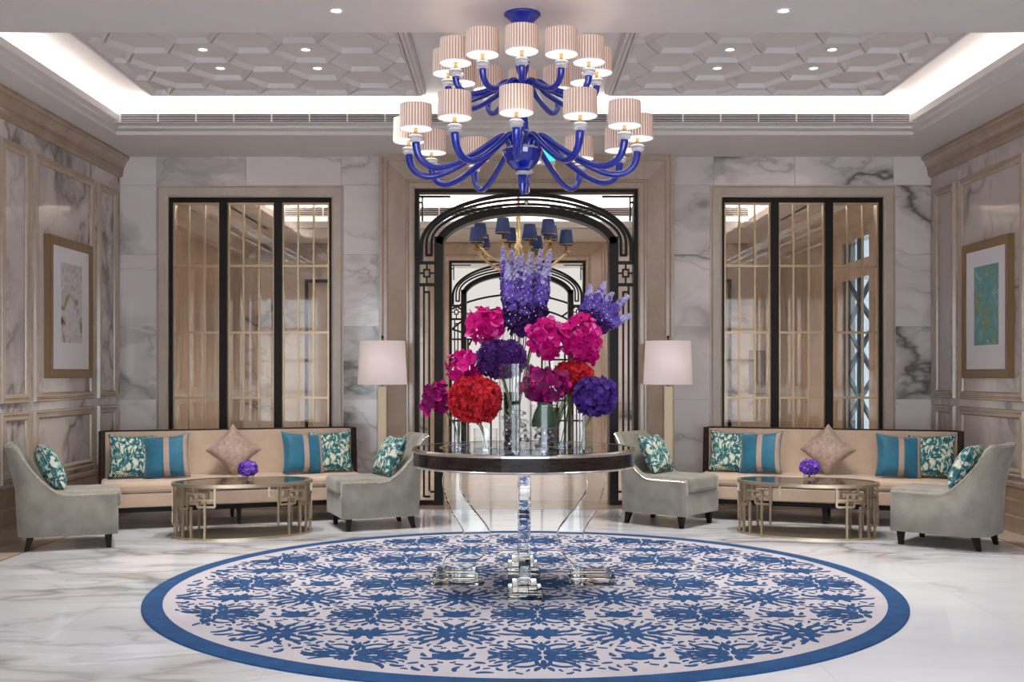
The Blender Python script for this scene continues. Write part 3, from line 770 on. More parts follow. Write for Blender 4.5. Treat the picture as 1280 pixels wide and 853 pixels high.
tag(pat.build('damask_pattern', 'rug_blue', rug), kind='stuff')

# ------------------------------------------------------------------ centre table
TXc, TYc, TH, TR = .10, 7.4, .93, .75
tb = thing('centre_table', 'round black lacquer table with silver rims on clear acrylic legs', 'table', (TXc, TYc, 0.016))
H = TH-.016
MB().lathe([(.001,H), (TR-.03,H), (TR-.03,H-.02), (.001,H-.02)], 96).build('glass_top', 'table_glass', tb)
MB().lathe([(TR-.03,H-.004), (TR-.03,H+.002), (TR-.004,H+.002), (TR+.004,H-.006), (TR+.004,H-.018), (TR-.004,H-.024), (TR-.03,H-.024)], 96, closed=True).build('upper_rim', 'silver', tb, smooth=False)
MB().lathe([(TR-.008,H-.024), (TR-.008,H-.104), (TR-.06,H-.104), (TR-.06,H-.024)], 96, closed=True).build('apron', 'black_lacquer', tb)
MB().lathe([(TR-.05,H-.104), (TR,H-.104), (TR+.004,H-.11), (TR,H-.118), (TR-.05,H-.118)], 96, closed=True).build('lower_rim', 'silver', tb)
MB().lathe([(.001,H-.10), (TR-.05,H-.10), (TR-.05,H-.112), (.001,H-.112)], 64).build('underside', 'silver', tb)
MB().lathe([(TR-.20,H+.0004), (TR-.19,H+.0014), (TR-.18,H+.0004)], 96).build('gold_inlay', 'brass', tb)
def spl(pts, n=6):
    out = []
    P_ = [pts[0]]+list(pts)+[pts[-1]]
    for i in range(1, len(P_)-2):
        for k in range(n):
            s_ = k/n; p0, p1, p2, p3 = P_[i-1], P_[i], P_[i+1], P_[i+2]
            out.append(tuple(.5*((2*p1[d])+(-p0[d]+p2[d])*s_+(2*p0[d]-5*p1[d]+4*p2[d]-p3[d])*s_*s_+(-p0[d]+3*p1[d]-3*p2[d]+p3[d])*s_**3) for d in range(len(p1))))
    out.append(tuple(pts[-1])); return out
lo = spl([(.515,H-.112),(.538,.745),(.546,.66),(.495,.50),(.415,.366),(.405,.30),(.435,.24),(.53,.165),(.545,.09)])
li = spl([(.43,H-.112),(.425,.745),(.421,.62),(.34,.50),(.245,.38),(.225,.30),(.262,.20),(.33,.13),(.345,.09)])
n = len(lo)
for k in range(4):
    a = k*pi/2; ca, sa = cos(a), sin(a)
    def mp(r, z, d): return (r*ca-d*sa, r*sa+d*ca, z)
    m = MB(); vs = []
    for (r0, z0), (r1, z1) in zip(lo, li):
        vs += [mp(r0,z0,-.038), mp(r0,z0,.038), mp(r1,z1,.038), mp(r1,z1,-.038)]
    fs = []
    for i in range(n-1):
        for q in range(4): fs.append((i*4+q, i*4+(q+1)%4, (i+1)*4+(q+1)%4, (i+1)*4+q))
    fs += [(3,2,1,0), tuple((n-1)*4+q for q in range(4))]
    m.add(vs, fs); m.build('leg', 'acrylic', tb, bevel=.006)
    ft = MB().prism([(.30,.0),(.615,.0),(.615,.052),(.30,.052)], -.11, .11, mp).build('foot_block', 'acrylic', tb, bevel=.005)
    MB().prism([(.325,.0525),(.585,.0525),(.585,.0895),(.325,.0895)], -.08, .08, mp).build('foot_step', 'acrylic', ft, bevel=.004)

# ------------------------------------------------------------------ blue chandelier
def chandelier():
    C0 = Vector((PX(653,7.38), 7.38, 0))
    t_ = thing('blue_chandelier', 'two tier cobalt blue glass chandelier with pleated drum shades', 'chandelier', C0)
    MB().lathe([(.001,ZL), (.125,ZL), (.125,ZL-.012), (.11,ZL-.02), (.075,ZL-.06), (.05,ZL-.10), (.035,ZL-.115), (.001,ZL-.115)], 32).build('canopy', 'blue_glass', t_, smooth=True)
    MB().tube([(0,0,ZL-.11), (0,0,3.62)], .012, 10).build('hanging_rod', 'silver', t_, smooth=True)
    MB().lathe([(.001,3.60),(.03,3.59),(.05,3.54),(.045,3.48),(.028,3.43),(.026,3.40),(.06,3.385),(.07,3.35),(.06,3.31),(.035,3.29),(.03,3.28),(.035,3.18),(.045,3.08),(.05,3.03),(.03,2.98),(.03,2.95),(.001,2.95)], 28).build('stem', 'blue_glass', t_, smooth=True)
    MB().lathe([(.001,2.955),(.10,2.955),(.11,2.94),(.115,2.93),(.001,2.93)], 28).build('crystal_collar', 'crystal', t_)
    MB().lathe([(.001,2.93),(.135,2.93),(.13,2.90),(.105,2.85),(.07,2.81),(.03,2.79),(.001,2.79)], 24).build('bowl', 'blue_glass', t_, smooth=False)
    MB().lathe([(.001,2.79),(.045,2.79),(.05,2.775),(.04,2.765),(.001,2.765)], 18).build('lower_collar', 'crystal', t_)
    MB().lathe([(.001,2.765),(.034,2.765),(.028,2.70),(.018,2.66),(.016,2.64),(.001,2.63)], 18).build('finial', 'blue_glass', t_, smooth=True)
    N = 34*4
    shade_mb = MB().lathe([(.105,.0),(.102,.155),(.099,.155),(.102,0)], N, rip=lambda i: 1+.010*cos(2*pi*i/4))
    shade0 = None; cup0 = None
    for rr, zh, zl, zc_, r0, off, n, rt in ((.77, 3.015, 2.765, 2.915, .085, -.06, 12, .0235), (.50, 3.385, 3.265, 3.365, .05, -.02, 12, .021)):
        for k in range(n):
            a = 2*pi*k/n+off; d = Vector((sin(a), -cos(a), 0))
            prof = spl([(r0, zh-.10), (r0+.005, zh-.04), (r0+.035, zh-.003), (r0+.09, zh-.012), (r0+.22*(rr/.77), zh-(zh-zl)*.42), (rr*.62, zl+(zh-zl)*.17), (rr*.78, zl), (rr*.90, zl+.012), (rr*.975, zl+(zc_-zl)*.45), (rr, zc_)], 4)
            rad = [rt*(.8+.2*i/len(prof)) if i < len(prof)-5 else rt*(1+.05*(i-len(prof)+5)) for i in range(len(prof))]
            arm = MB().tube([d*q[0]+Vector((0,0,q[1])) for q in prof], rad, 12).build('arm', 'blue_glass', t_, smooth=True)
            top = d*rr+Vector((0,0,zc_))
            if cup0 is None:
                cup0 = MB().lathe([(.001,0),(.03,.0),(.046,.012),(.036,.02),(.05,.034),(.035,.046),(.001,.046)], 12).build('crystal_cup', 'crystal', arm, loc=top)
                rod0 = MB().lathe([(.013,.046),(.013,.11),(.001,.11)], 10).build('socket', 'brass', arm, loc=top)
                shade0 = shade_mb.build('shade', 'pleated_fabric', t_, loc=top+Vector((0,0,.085)))
                dif0 = MB().lathe([(.100,.004),(.02,.004)], 32).build('diffuser', 'diffuser_glow', shade0)
                rim0 = MB().lathe([(.103,-.002),(.106,-.002),(.106,.006),(.103,.006)], 40, closed=True).build('shade_rim', 'petal_white', shade0)
            else:
                copyo(cup0, arm, top); copyo(rod0, arm, top)
                sh = copyo(shade0, t_, top+Vector((0,0,.085)))
                for q in (dif0, rim0): copyo(q, sh)
chandelier()

# ------------------------------------------------------------------ sofas
def pillow_mb(W, H_, D, n=14, u0=-1, u1=1, off=0.0, thick=None):
    """cushion standing in local xz, thickness along y"""
    m = MB(); vs = []; N = n
    def pt(a, b, s):
        ex = 1-.10*(1-abs(b)**2.2)*abs(a)**4; ez = 1-.10*(1-abs(a)**2.2)*abs(b)**4
        th = ((1-abs(a)**2.4)*(1-abs(b)**2.4))
        th = max(th, 0)**.42*D/2+off+.004
        return (a*W/2*ex, s*th, b*H_/2*ez)
    for s in (-1, 1):
        for i in range(N+1):
            for j in range(N+1):
                a = u0+(u1-u0)*i/N; b = -1+2*j/N; vs.append(pt(a, b, s))
    K = (N+1)*(N+1); fs = []
    for s in range(2):
        for i in range(N):
            for j in range(N):
                q = [s*K+i*(N+1)+j, s*K+(i+1)*(N+1)+j, s*K+(i+1)*(N+1)+j+1, s*K+i*(N+1)+j+1]; fs.append(q if s == 0 else q[::-1])
    for i in range(N):
        for j in (0, N): fs.append((i*(N+1)+j, (i+1)*(N+1)+j, K+(i+1)*(N+1)+j, K+i*(N+1)+j))
    for j in range(N):
        for i in (0, N): fs.append((i*(N+1)+j, i*(N+1)+j+1, K+i*(N+1)+j+1, K+i*(N+1)+j))
    return m.add(vs, fs)
def cushion(lab, kind, M, size=.45, D=.17, group=None):
    names = {'leaf': 'leaf_print', 'teal': 'teal_velvet', 'taupe': 'damask_taupe'}
    t_ = thing('throw_cushion', lab, 'cushion', group=group); t_.matrix_world = M
    cv = pillow_mb(size, size, D).build('cover', names[kind], t_, smooth=True)
    if kind == 'teal':
        pillow_mb(size, size, D, u0=-.08, u1=.16, off=.0025).build('braid_stripe', 'braid', cv, smooth=True)
        pillow_mb(size, size, D, u0=.78, u1=.98, off=.0025).build('braid_stripe', 'braid', cv, smooth=True)
    c_ = [( -1,-1),(1,-1),(1,1),(-1,1),(-1,-1)]
    pts = []
    for i in range(4):
        for k in range(8):
            a = c_[i][0]+(c_[i+1][0]-c_[i][0])*k/8; b = c_[i][1]+(c_[i+1][1]-c_[i][1])*k/8
            ex = 1-.10*(1-abs(b)**2.2)*abs(a)**4; ez = 1-.10*(1-abs(a)**2.2)*abs(b)**4
            pts.append((a*size/2*ex, 0, b*size/2*ez))
    pts.append(pts[0])
    MB().tube(pts, .004, 6).build('piping', {'leaf': 'piping_blue', 'teal': 'teal_velvet', 'taupe': 'damask_taupe'}[kind], cv, smooth=True)
    return t_
def sofa(side, loc, rz, flip):
    t_ = thing('sofa', 'beige upholstered sofa with dark wood edge below the %s glazed screen' % side, 'sofa', loc, rz)
    L = 1.235
    # plan path of back: straight, wings curving forward
    path = [(-L, -.20), (-L+.005, -.10), (-L+.04, -.03), (-L+.12, .0)]+[(x, 0) for x in (-.8,-.4,0,.4,.8)]+[(L-.12, 0), (L-.04, -.03), (L-.005, -.10), (L, -.20)]
    path = spl(path, 4)
    def wall(th0, th1, z0, z1, nm, mat, bev, lean=.06):
        vs = []; n = len(path)
        for i, p in enumerate(path):
            q0, q1 = path[max(i-1,0)], path[min(i+1,n-1)]
            dx, dy = q1[0]-q0[0], q1[1]-q0[1]; l = sqrt(dx*dx+dy*dy); nx_, ny_ = dy/l, -dx/l   # inward (front) normal
            for th, z in ((th0,z0),(th0,z1),(th1,z1),(th1,z0)):
                ln = lean*(z-.3)/.5
                vs.append((p[0]+nx_*th, p[1]+ny_*th+ln, z))
        fs = []
        for i in range(n-1):
            for q in range(4): fs.append((i*4+q, i*4+(q+1)%4, (i+1)*4+(q+1)%4, (i+1)*4+q))
        fs += [(3,2,1,0), tuple((n-1)*4+q for q in range(4))]
        return MB().add(vs, fs).build(nm, mat, t_, bevel=bev)
    wall(.022, .11, .30, .858, 'backrest', 'sofa_fabric', .02)
    wall(-.015, .021, .17, .872, 'wood_back', 'dark_wood', .004)
    # exposed wood ends
    for s in (-1, 1):
        x = s*L
        MB().add([(x-s*.0,-.235,.17),(x-s*.0,-.2,.17),(x-s*.045,-.2,.17),(x-s*.045,-.235,.17),(x,-.235+.065,.872),(x,-.2+.065,.872),(x-s*.045,-.2+.065,.872),(x-s*.045,-.235+.065,.872)],
           [(0,3,2,1),(4,5,6,7),(0,1,5,4),(1,2,6,5),(2,3,7,6),(3,0,4,7)]).build('end_post', 'dark_wood', t_, bevel=.006)
    MB().box((-L+.01, -.80, .335), (L-.01, -.02, .43)).build('seat_cushion', 'sofa_fabric', t_, bevel=.03)
    MB().box((-L+.02, -.79, .205), (L-.02, -.04, .332)).build('seat_base', 'sofa_fabric', t_, bevel=.012)
    MB().box((-L+.06, -.74, .155), (L-.06, -.06, .204)).build('plinth_rail', 'leg_wood', t_)
    for x in (-L+.12, 0, L-.12):
        for y in (-.70, -.10):
            MB().add([(x-.022,y-.022,.155),(x+.022,y-.022,.155),(x+.022,y+.022,.155),(x-.022,y+.022,.155),(x-.015,y-.015,0),(x+.015,y-.015,0),(x+.015,y+.015,0),(x-.015,y+.015,0)],
               [(0,1,2,3),(7,6,5,4),(0,4,5,1),(1,5,6,2),(2,6,7,3),(3,7,4,0)]).build('leg', 'leg_wood', t_)
    base = Matrix.Translation(loc) @ Matrix.Rotation(rz, 4, 'Z')
    def pl(x, y, z, yaw, lean, roll=0): return base @ Matrix.Translation((x, y, z)) @ Matrix.Rotation(R(yaw), 4, 'Z') @ Matrix.Rotation(R(-lean), 4, 'X') @ Matrix.Rotation(R(roll), 4, 'Y')
    f = flip
    cushion('cream cushion with teal leaf print at the left end of the %s sofa' % side, 'leaf', pl(-.95, -.27, .632, 10, 16, 3), .43)
    cushion('teal velvet cushion with tan braid left of centre on the %s sofa' % side, 'teal', pl(-.64, -.36, .632, -10, 20, -4), .43)
    cushion('taupe damask cushion set on its point in the middle of the %s sofa' % side, 'taupe', pl(.0, -.25, .672, 0, 17, 45), .375, .15)
    cushion('teal velvet cushion with tan braid right of centre on the %s sofa' % side, 'teal', pl(.66, -.36, .632, 14, 20, 5), .43)
    cushion('cream cushion with teal leaf print at the right end of the %s sofa' % side, 'leaf', pl(.96, -.27, .632, -10, 16, -3), .43)
TH_S = R(20)
sofa('left', Vector((-2.80, 11.05, 0)), TH_S, 1)
sofa('right', Vector((3.24, 11.07, 0)), -TH_S, -1)

# ------------------------------------------------------------------ slipper chairs (local: faces -y)
def chair(lab, loc, facing, clab):
    rz = atan2(facing[1], facing[0])+pi/2
    t_ = thing('slipper_chair', lab, 'chair', loc, rz, 'grey green slipper chairs')
    hw, L0, L1, rc = .31, -.40, .36, .16
    path = []
    for i in range(15): path.append((-hw, L0+.0+(L1-rc-L0)*i/14, 0))
    for i in range(1, 7): a = pi-(pi/2)*i/6; path.append((-hw+rc+rc*cos(a), L1-rc+rc*sin(a), i/6))
    for i in range(1, 5): path.append((-hw+rc+(2*hw-2*rc)*i/4, L1, 1))
    for i in range(1, 7): a = pi/2-(pi/2)*i/6; path.append((hw-rc+rc*cos(a), L1-rc+rc*sin(a), 1-i/6))
    for i in range(13, -1, -1): path.append((hw, L0+(L1-rc-L0)*i/14, 0))
    n = len(path); th = .055
    def top(y):
        s_ = max(0, min(1, (y+.02)/.335))
        return .455+.405*(s_**1.9 if s_ < .8 else .8**1.9+(1-.8**1.9)*sin((s_-.8)/.2*pi/2))
    vs = []; nail = []
    for i, (x, y, b) in enumerate(path):
        q0, q1 = path[max(i-1,0)], path[min(i+1,n-1)]
        dx, dy = q1[0]-q0[0], q1[1]-q0[1]; l = sqrt(dx*dx+dy*dy); nx_, ny_ = dy/l, -dx/l
        z1 = top(y)
        ring = []
        for k, (t0, zz) in enumerate(((0,.115),(0,.115+(z1-.115)*.5),(0,z1-.02),(.012,z1),(th-.012,z1),(th,z1-.02),(th,.115+(z1-.115)*.5),(th,.115))):
            hgt = max(0, zz-.40)/.45; ln = .10*hgt*max(0, (y+.1)/(L1+.1))
            ring.append((x+nx_*t0, y+ny_*t0+ln, zz))
        vs += ring; nail.append(Vector(ring[2])-Vector((nx_, ny_, 0))*.001)
    fs = []; K = 8
    for i in range(n-1):
        for q in range(K): fs.append((i*K+q, i*K+(q+1)%K, (i+1)*K+(q+1)%K, (i+1)*K+q))
    fs += [tuple(range(K))[::-1], tuple((n-1)*K+q for q in range(K))]
    MB().add(vs, fs).build('shell', 'chair_velvet', t_, smooth=True)
    # base box between sides + seat cushion with a front roll
    MB().box((-hw+.003, L0-.005, .117), (hw-.003, L1-rc, .33)).build('seat_base', 'chair_velvet', t_, bevel=.015)
    MB().box((-hw+.057, L0-.03, .33), (hw-.057, L1-.06, .475)).build('seat_cushion', 'chair_velvet', t_, bevel=.035, seg=3)
    vb = []
    for i in range(9):
        x = -hw+.10+(2*hw-.20)*i/8; bow = -.03*(1-((i-4)/4)**2)
        vb += [(x, L1-.115+bow*.2, .47), (x, L1-.045+.085+bow, .845), (x, L1-.05+.09, .845), (x, L1-.06, .47)]
    fs = []
    for i in range(8):
        for q in range(4): fs.append((i*4+q, i*4+(q+1)%4, (i+1)*4+(q+1)%4, (i+1)*4+q))
    fs += [(3,2,1,0), (32,33,34,35)]
    MB().add(vb, fs).build('inner_back', 'chair_velvet', t_, smooth=False, bevel=.012)
    nm = MB()
    for seq in (nail,):
        acc = 0; step = .021; prev = seq[0]
        for a, b in zip(seq[:-1], seq[1:]):
            l = (b-a).length; k = acc
            while k < l:
                p_ = a.lerp(b, k/l); r_ = .0085
                nm.add([p_+Vector((r_,0,0)), p_+Vector((-r_,0,0)), p_+Vector((0,r_,0)), p_+Vector((0,-r_,0)), p_+Vector((0,0,r_)), p_+Vector((0,0,-r_))],
                       [(0,2,4),(2,1,4),(1,3,4),(3,0,4),(2,0,5),(1,2,5),(3,1,5),(0,3,5)])
                k += step
            acc = k-l
    tag(nm.build('nailhead_trim', 'nail_silver', t_), kind='stuff')
    for sx_ in (-1, 1):
        for y, back in ((L0+.07, 0), (L1-.10, 1)):
            x = sx_*(hw-.055 if not back else hw-.08); sp_ = .03*back
            MB().add([(x-.028,y-.028,.115),(x+.028,y-.028,.115),(x+.028,y+.028,.115),(x-.028,y+.028,.115),(x-.017,y-.017+sp_,0),(x+.017,y-.017+sp_,0),(x+.017,y+.017+sp_,0),(x-.017,y+.017+sp_,0)],
               [(0,1,2,3),(7,6,5,4),(0,4,5,1),(1,5,6,2),(2,6,7,3),(3,7,4,0)]).build('leg', 'leg_wood', t_)
    M = Matrix.Translation(loc) @ Matrix.Rotation(rz, 4, 'Z') @ Matrix.Translation((.02, .12, .655)) @ Matrix.Rotation(R(6), 4, 'Z') @ Matrix.Rotation(R(-26), 4, 'X')
    cushion(clab, 'leaf', M, .40, .17)
chair('grey green velvet slipper chair against the left wall', Vector((-3.69, 9.13, 0)), (.932,.363), 'leaf print cushion on the chair against the left wall')
chair('grey green velvet slipper chair between left coffee table and centre table', Vector((-1.24, 10.27, 0)), (-.927,-.376), 'leaf print cushion on the chair left of the centre table')
chair('grey green velvet slipper chair between centre table and right coffee table', Vector((1.50, 10.50, 0)), (.77,-.64), 'leaf print cushion on the chair right of the centre table')
chair('grey green velvet slipper chair against the right wall', Vector((3.70, 9.16, 0)), (-.77,.64), 'leaf print cushion on the chair against the right wall')

# ------------------------------------------------------------------ coffee tables
def coffee(side, loc, rz):
    t_ = thing('coffee_table', 'oval bronze glass coffee table with gold fretwork ends before the %s sofa' % side, 'table', loc, rz)
    a_, b_, h_ = .615, .40, .475
    def el(th, k=1.0): return (a_*k*cos(th), b_*k*sin(th))
    def ring(k0, k1, z0, z1, nm, mat):
        n = 72; vs = []
        for i in range(n):
            th = 2*pi*i/n; x, y = el(th); l0 = k0; l1 = k1
            nx_, ny_ = cos(th)/a_, sin(th)/b_; l = sqrt(nx_*nx_+ny_*ny_); nx_ /= l; ny_ /= l
            for o, z in ((k0,z0),(k1,z0),(k1,z1),(k0,z1)): vs.append((x+nx_*o, y+ny_*o, z))
        fs = [(i*4+q, i*4+(q+1)%4, ((i+1)%n)*4+(q+1)%4, ((i+1)%n)*4+q) for i in range(n) for q in range(4)]
        MB().add(vs, fs).build(nm, mat, t_)
    def disc(k, z0, z1, nm, mat):
        n = 72; poly = [el(2*pi*i/n, k) for i in range(n)]
        MB().prism(poly, z0, z1, lambda x, y, d: (x, y, d)).build(nm, mat, t_)
    ring(-.028, .0, h_-.028, h_, 'top_rim', 'champagne'); disc(.957, h_-.018, h_-.004, 'glass_top', 'table_glass')
    ring(-.024, .0, .0, .016, 'base_rim', 'champagne'); disc(.962, .001, .010, 'base_mirror', 'smoked_mirror')
    wd = .018
    def arcbar(t0, t1, z, nm='fret_bar'):
        n = max(3, int(abs(t1-t0)/.08)); vs = []
        for i in range(n+1):
            th = t0+(t1-t0)*i/n; x, y = el(th); nx_, ny_ = cos(th)/a_, sin(th)/b_; l = sqrt(nx_*nx_+ny_*ny_); nx_ /= l; ny_ /= l
            for o, zz in ((-.022,z-wd/2),(-.004,z-wd/2),(-.004,z+wd/2),(-.022,z+wd/2)): vs.append((x+nx_*o, y+ny_*o, zz))
        fs = [(i*4+q, i*4+(q+1)%4, (i+1)*4+(q+1)%4, (i+1)*4+q) for i in range(n) for q in range(4)]+[(3,2,1,0), tuple(n*4+q for q in range(4))]
        MB().add(vs, fs).build(nm, 'champagne', t_)
    def vbar(th, z0, z1):
        x, y = el(th); nx_, ny_ = cos(th)/a_, sin(th)/b_; l = sqrt(nx_*nx_+ny_*ny_); nx_ /= l; ny_ /= l
        tx, ty = -ny_, nx_; x -= nx_*.013; y -= ny_*.013; w_ = wd/2
        vs = [(x+sx_*tx*w_+sy_*nx_*.009, y+sx_*ty*w_+sy_*ny_*.009, z) for z in (z0, z1) for sx_, sy_ in ((-1,-1),(1,-1),(1,1),(-1,1))]
        MB().add(vs, [(3,2,1,0),(4,5,6,7),(0,1,5,4),(1,2,6,5),(2,3,7,6),(3,0,4,7)]).build('fret_bar', 'champagne', t_)
    zt, zb = h_-.028, .016
    for e0 in (0, pi):
        for s in (-1, 1):
            g = lambda d: e0+s*R(d)
            vbar(g(63), .285, zt); arcbar(g(63), g(47), .285); vbar(g(54), zb, .395); arcbar(g(54), g(36), .395); vbar(g(36), .235+.03, .395)
            arcbar(g(47), g(36), .325); vbar(g(47), .285, .325); arcbar(g(63), g(42), .345)
            vbar(g(43), .395, zt); vbar(g(40), zb, .285); vbar(g(29), zb, zt); arcbar(g(36), g(24), .265); vbar(g(24), .265, zt)
            vbar(g(17), zb, .36); arcbar(g(29), g(8), .36); arcbar(g(29), g(17), .12); vbar(g(8), .12, zt); arcbar(g(17), g(0), .12); arcbar(g(17), g(0), .235)
    return t_
coffee('left', (-2.37, 9.78, 0), TH_S)
coffee('right', (2.66, 9.78, 0), -TH_S)

# ------------------------------------------------------------------ floor lamps
def lamp(lab, x, y):
    t_ = thing('floor_lamp', lab, 'lamp', (x, y, 0))
    MB().box((-.14,-.10,0), (.14,.10,.03)).build('base', 'champagne', t_, bevel=.004)
    MB().box((-.05,-.035,.03), (.05,.035,1.30)).build('column', 'lamp_column', t_, bevel=.008)
    MB().tube([(0,0,1.30),(0,0,1.80)], .008, 8).build('harp', 'leg_wood', t_)
    MB().lathe([(.001,1.795),(.014,1.80),(.016,1.812),(.001,1.825)], 12).build('finial', 'leg_wood', t_)
    MB().lathe([(.255,1.315),(.235,1.765),(.231,1.765),(.251,1.315)], 48, closed=True).build('shade', 'linen_shade', t_, smooth=True)
    MB().lathe([(.05,1.52),(.055,1.57),(.03,1.62),(.001,1.64)], 14)  .build('bulb', 'bulb_soft', t_, smooth=True)
lamp('champagne column floor lamp with drum shade left of the portal', PX(478,11.35), 11.35)
lamp('champagne column floor lamp with drum shade right of the portal', PX(835,11.35), 11.35)

# ------------------------------------------------------------------ flowers and vases
def frame_of(d):
    d = d.normalized(); up = Vector((0,0,1)) if abs(d.z) < .9 else Vector((1,0,0))
    x = d.cross(up).normalized(); y = x.cross(d).normalized(); return x, y, d
def floret(m, c_, d, r, npet=4, cup=.35, roll=0, mi=0, wide=.55):
    x, y, z = frame_of(d)
    for k in range(npet):
        a = roll+2*pi*k/npet; e = x*cos(a)+y*sin(a); s_ = x*-sin(a)+y*cos(a)
        j = 1+random.uniform(-.12,.12)
        p0 = c_; p1 = c_+e*r*.55*j+s_*r*wide+z*r*cup*.45; p2 = c_+e*r*1.0*j+z*r*cup*(1+random.uniform(-.4,.4)); p3 = c_+e*r*.55*j-s_*r*wide+z*r*cup*.45
        pm = c_+e*r*.6+z*r*cup*.15
        m.add([p0,p1,p2,p3,pm], [(0,1,4),(1,2,4),(2,3,4),(3,0,4)], mi)
def stems_to(t_, head, base, n=4, spread=.02, rad=.0035, mat='stem_green'):
    for k in range(n):
        o = Vector((random.uniform(-1,1), random.uniform(-1,1), 0))*spread; o2 = Vector((random.uniform(-1,1), random.uniform(-1,1), 0))*spread
        mid = (head+base)/2+Vector(((base-head).x*.25,0,0))
        pts = spl([tuple(head+o*.6), tuple(mid+o*.3), tuple(base+o2)], 5)
        MB().tube(pts, rad, 6).build('stem', mat, t_, smooth=True)
def hydrangea(lab, px, py, Y, wpx, hpx, mat, base, n=150, fr=.020, name='hydrangea', nst=3, ruffle=False, cat='flower'):
    c_ = P(px, py, Y); rx = wpx/2*Y/F-fr*.4; rz = hpx/2*Y/F-fr*.4
    t_ = thing(name, lab, cat, c_)
    m = MB(); g = pi*(3-sqrt(5)); pw = 2.7
    se = lambda d: (abs(d.x)**pw+abs(d.y)**pw+abs(d.z)**pw)**(-1/pw)
    jit = lambda q: Vector((random.uniform(-q,q), random.uniform(-q,q), random.uniform(-q,q)))
    for lay, k0, nn in ((0, .86, n//2), (1, .97, n)):
        for i in range(nn):
            z = 1-2*(i+.5)/nn; r_ = sqrt(1-z*z); a = i*g+lay
            d = (Vector((r_*cos(a), r_*sin(a), z))+jit(.10)).normalized(); k_ = se(d)
            p_ = Vector((d.x*rx, d.y*rx*.95, d.z*rz))*k_*.93*(k0+random.uniform(-.05,.04))
            floret(m, p_, d+jit(.55), fr*random.uniform(.85,1.3), 4 if not ruffle else 5, .35 if not ruffle else .7, random.random()*6)
    tag(m.build('blossoms', mat, t_), kind='stuff')
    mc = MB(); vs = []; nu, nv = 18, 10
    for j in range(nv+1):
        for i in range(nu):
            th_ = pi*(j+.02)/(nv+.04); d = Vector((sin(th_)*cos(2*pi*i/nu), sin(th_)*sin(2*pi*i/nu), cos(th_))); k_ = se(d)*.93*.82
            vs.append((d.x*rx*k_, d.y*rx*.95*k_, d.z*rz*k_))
    mc.add(vs, [(j*nu+i, j*nu+(i+1)%nu, (j+1)*nu+(i+1)%nu, (j+1)*nu+i) for j in range(nv) for i in range(nu)]).build('core', mat+'_gap_shade', t_, smooth=True)  # dark core stands in for shade in the floret gaps
    stems_to(t_, Vector((0,0,-rz*.7)), Vector(base)-c_, nst)
    return t_
def orchids(lab, px, py, Y, wpx, hpx, mat, base, n=22, fr=.05, edge=None, nst=3):
    c_ = P(px, py, Y); rx = wpx/2*Y/F-fr*.55; rz = hpx/2*Y/F-fr*.55
    t_ = thing('orchid_bunch', lab, 'flower', c_)
    g = pi*(3-sqrt(5))
    for i in range(n):
        z = 1-2*(i+.5)/n; r_ = sqrt(1-z*z); a = i*g+px
        d = Vector((r_*cos(a), r_*sin(a)*.9-.15, z)).normalized(); p_ = Vector((d.x*rx, d.y*rx*.8, d.z*rz))*random.uniform(.6,1.12)
        x, y, dz = frame_of(d+Vector((random.uniform(-.4,.4),random.uniform(-.4,.4)-.2,random.uniform(-.4,.4))))
        m = MB(); roll = random.random()*6
        for k in range(5):
            a2 = roll+2*pi*k/5; e = x*cos(a2)+y*sin(a2); s_ = x*-sin(a2)+y*cos(a2)
            L_ = fr*random.uniform(.85,1.15)*(1.0 if k not in (1,4) else 1.15); wd = L_*(.42 if k not in (1,4) else .55); cu = random.uniform(-.1,.75)
            vs = []
            for q, (s0, ww) in enumerate(((0,.18),(.35,.85),(.7,1.0),(1.0,.45))):
                b_ = p_+e*L_*s0+dz*L_*cu*s0*s0
                vs += [b_+s_*wd*ww+dz*L_*.10*ww, b_-dz*L_*.02, b_-s_*wd*ww+dz*L_*.10*ww]
            fs = [(q*3+h, q*3+h+1, q*3+h+4, q*3+h+3) for q in range(3) for h in range(2)]
            m.add(vs, fs[:4], 0); m.add(vs, fs[4:], 2 if random.random() < .35 else 0)
        for k in range(3):
            a2 = roll+.6+2*pi*k/3; e = x*cos(a2)+y*sin(a2); b_ = p_+dz*fr*.12
            m.add([b_, b_+e*fr*.2+dz*fr*.2, b_+dz*fr*.35, b_-e*fr*.1+dz*fr*.2], [(0,1,2),(0,2,3)], 1)
        m.build('blossom', [mat, 'petal_wine' if mat != 'petal_wine' else 'petal_magenta', 'petal_pink' if mat != 'petal_wine' else 'petal_magenta'], t_, smooth=True)
    stems_to(t_, Vector((0,.01,-rz*.2)), Vector(base)-c_, nst, .012, .0045)
    return t_
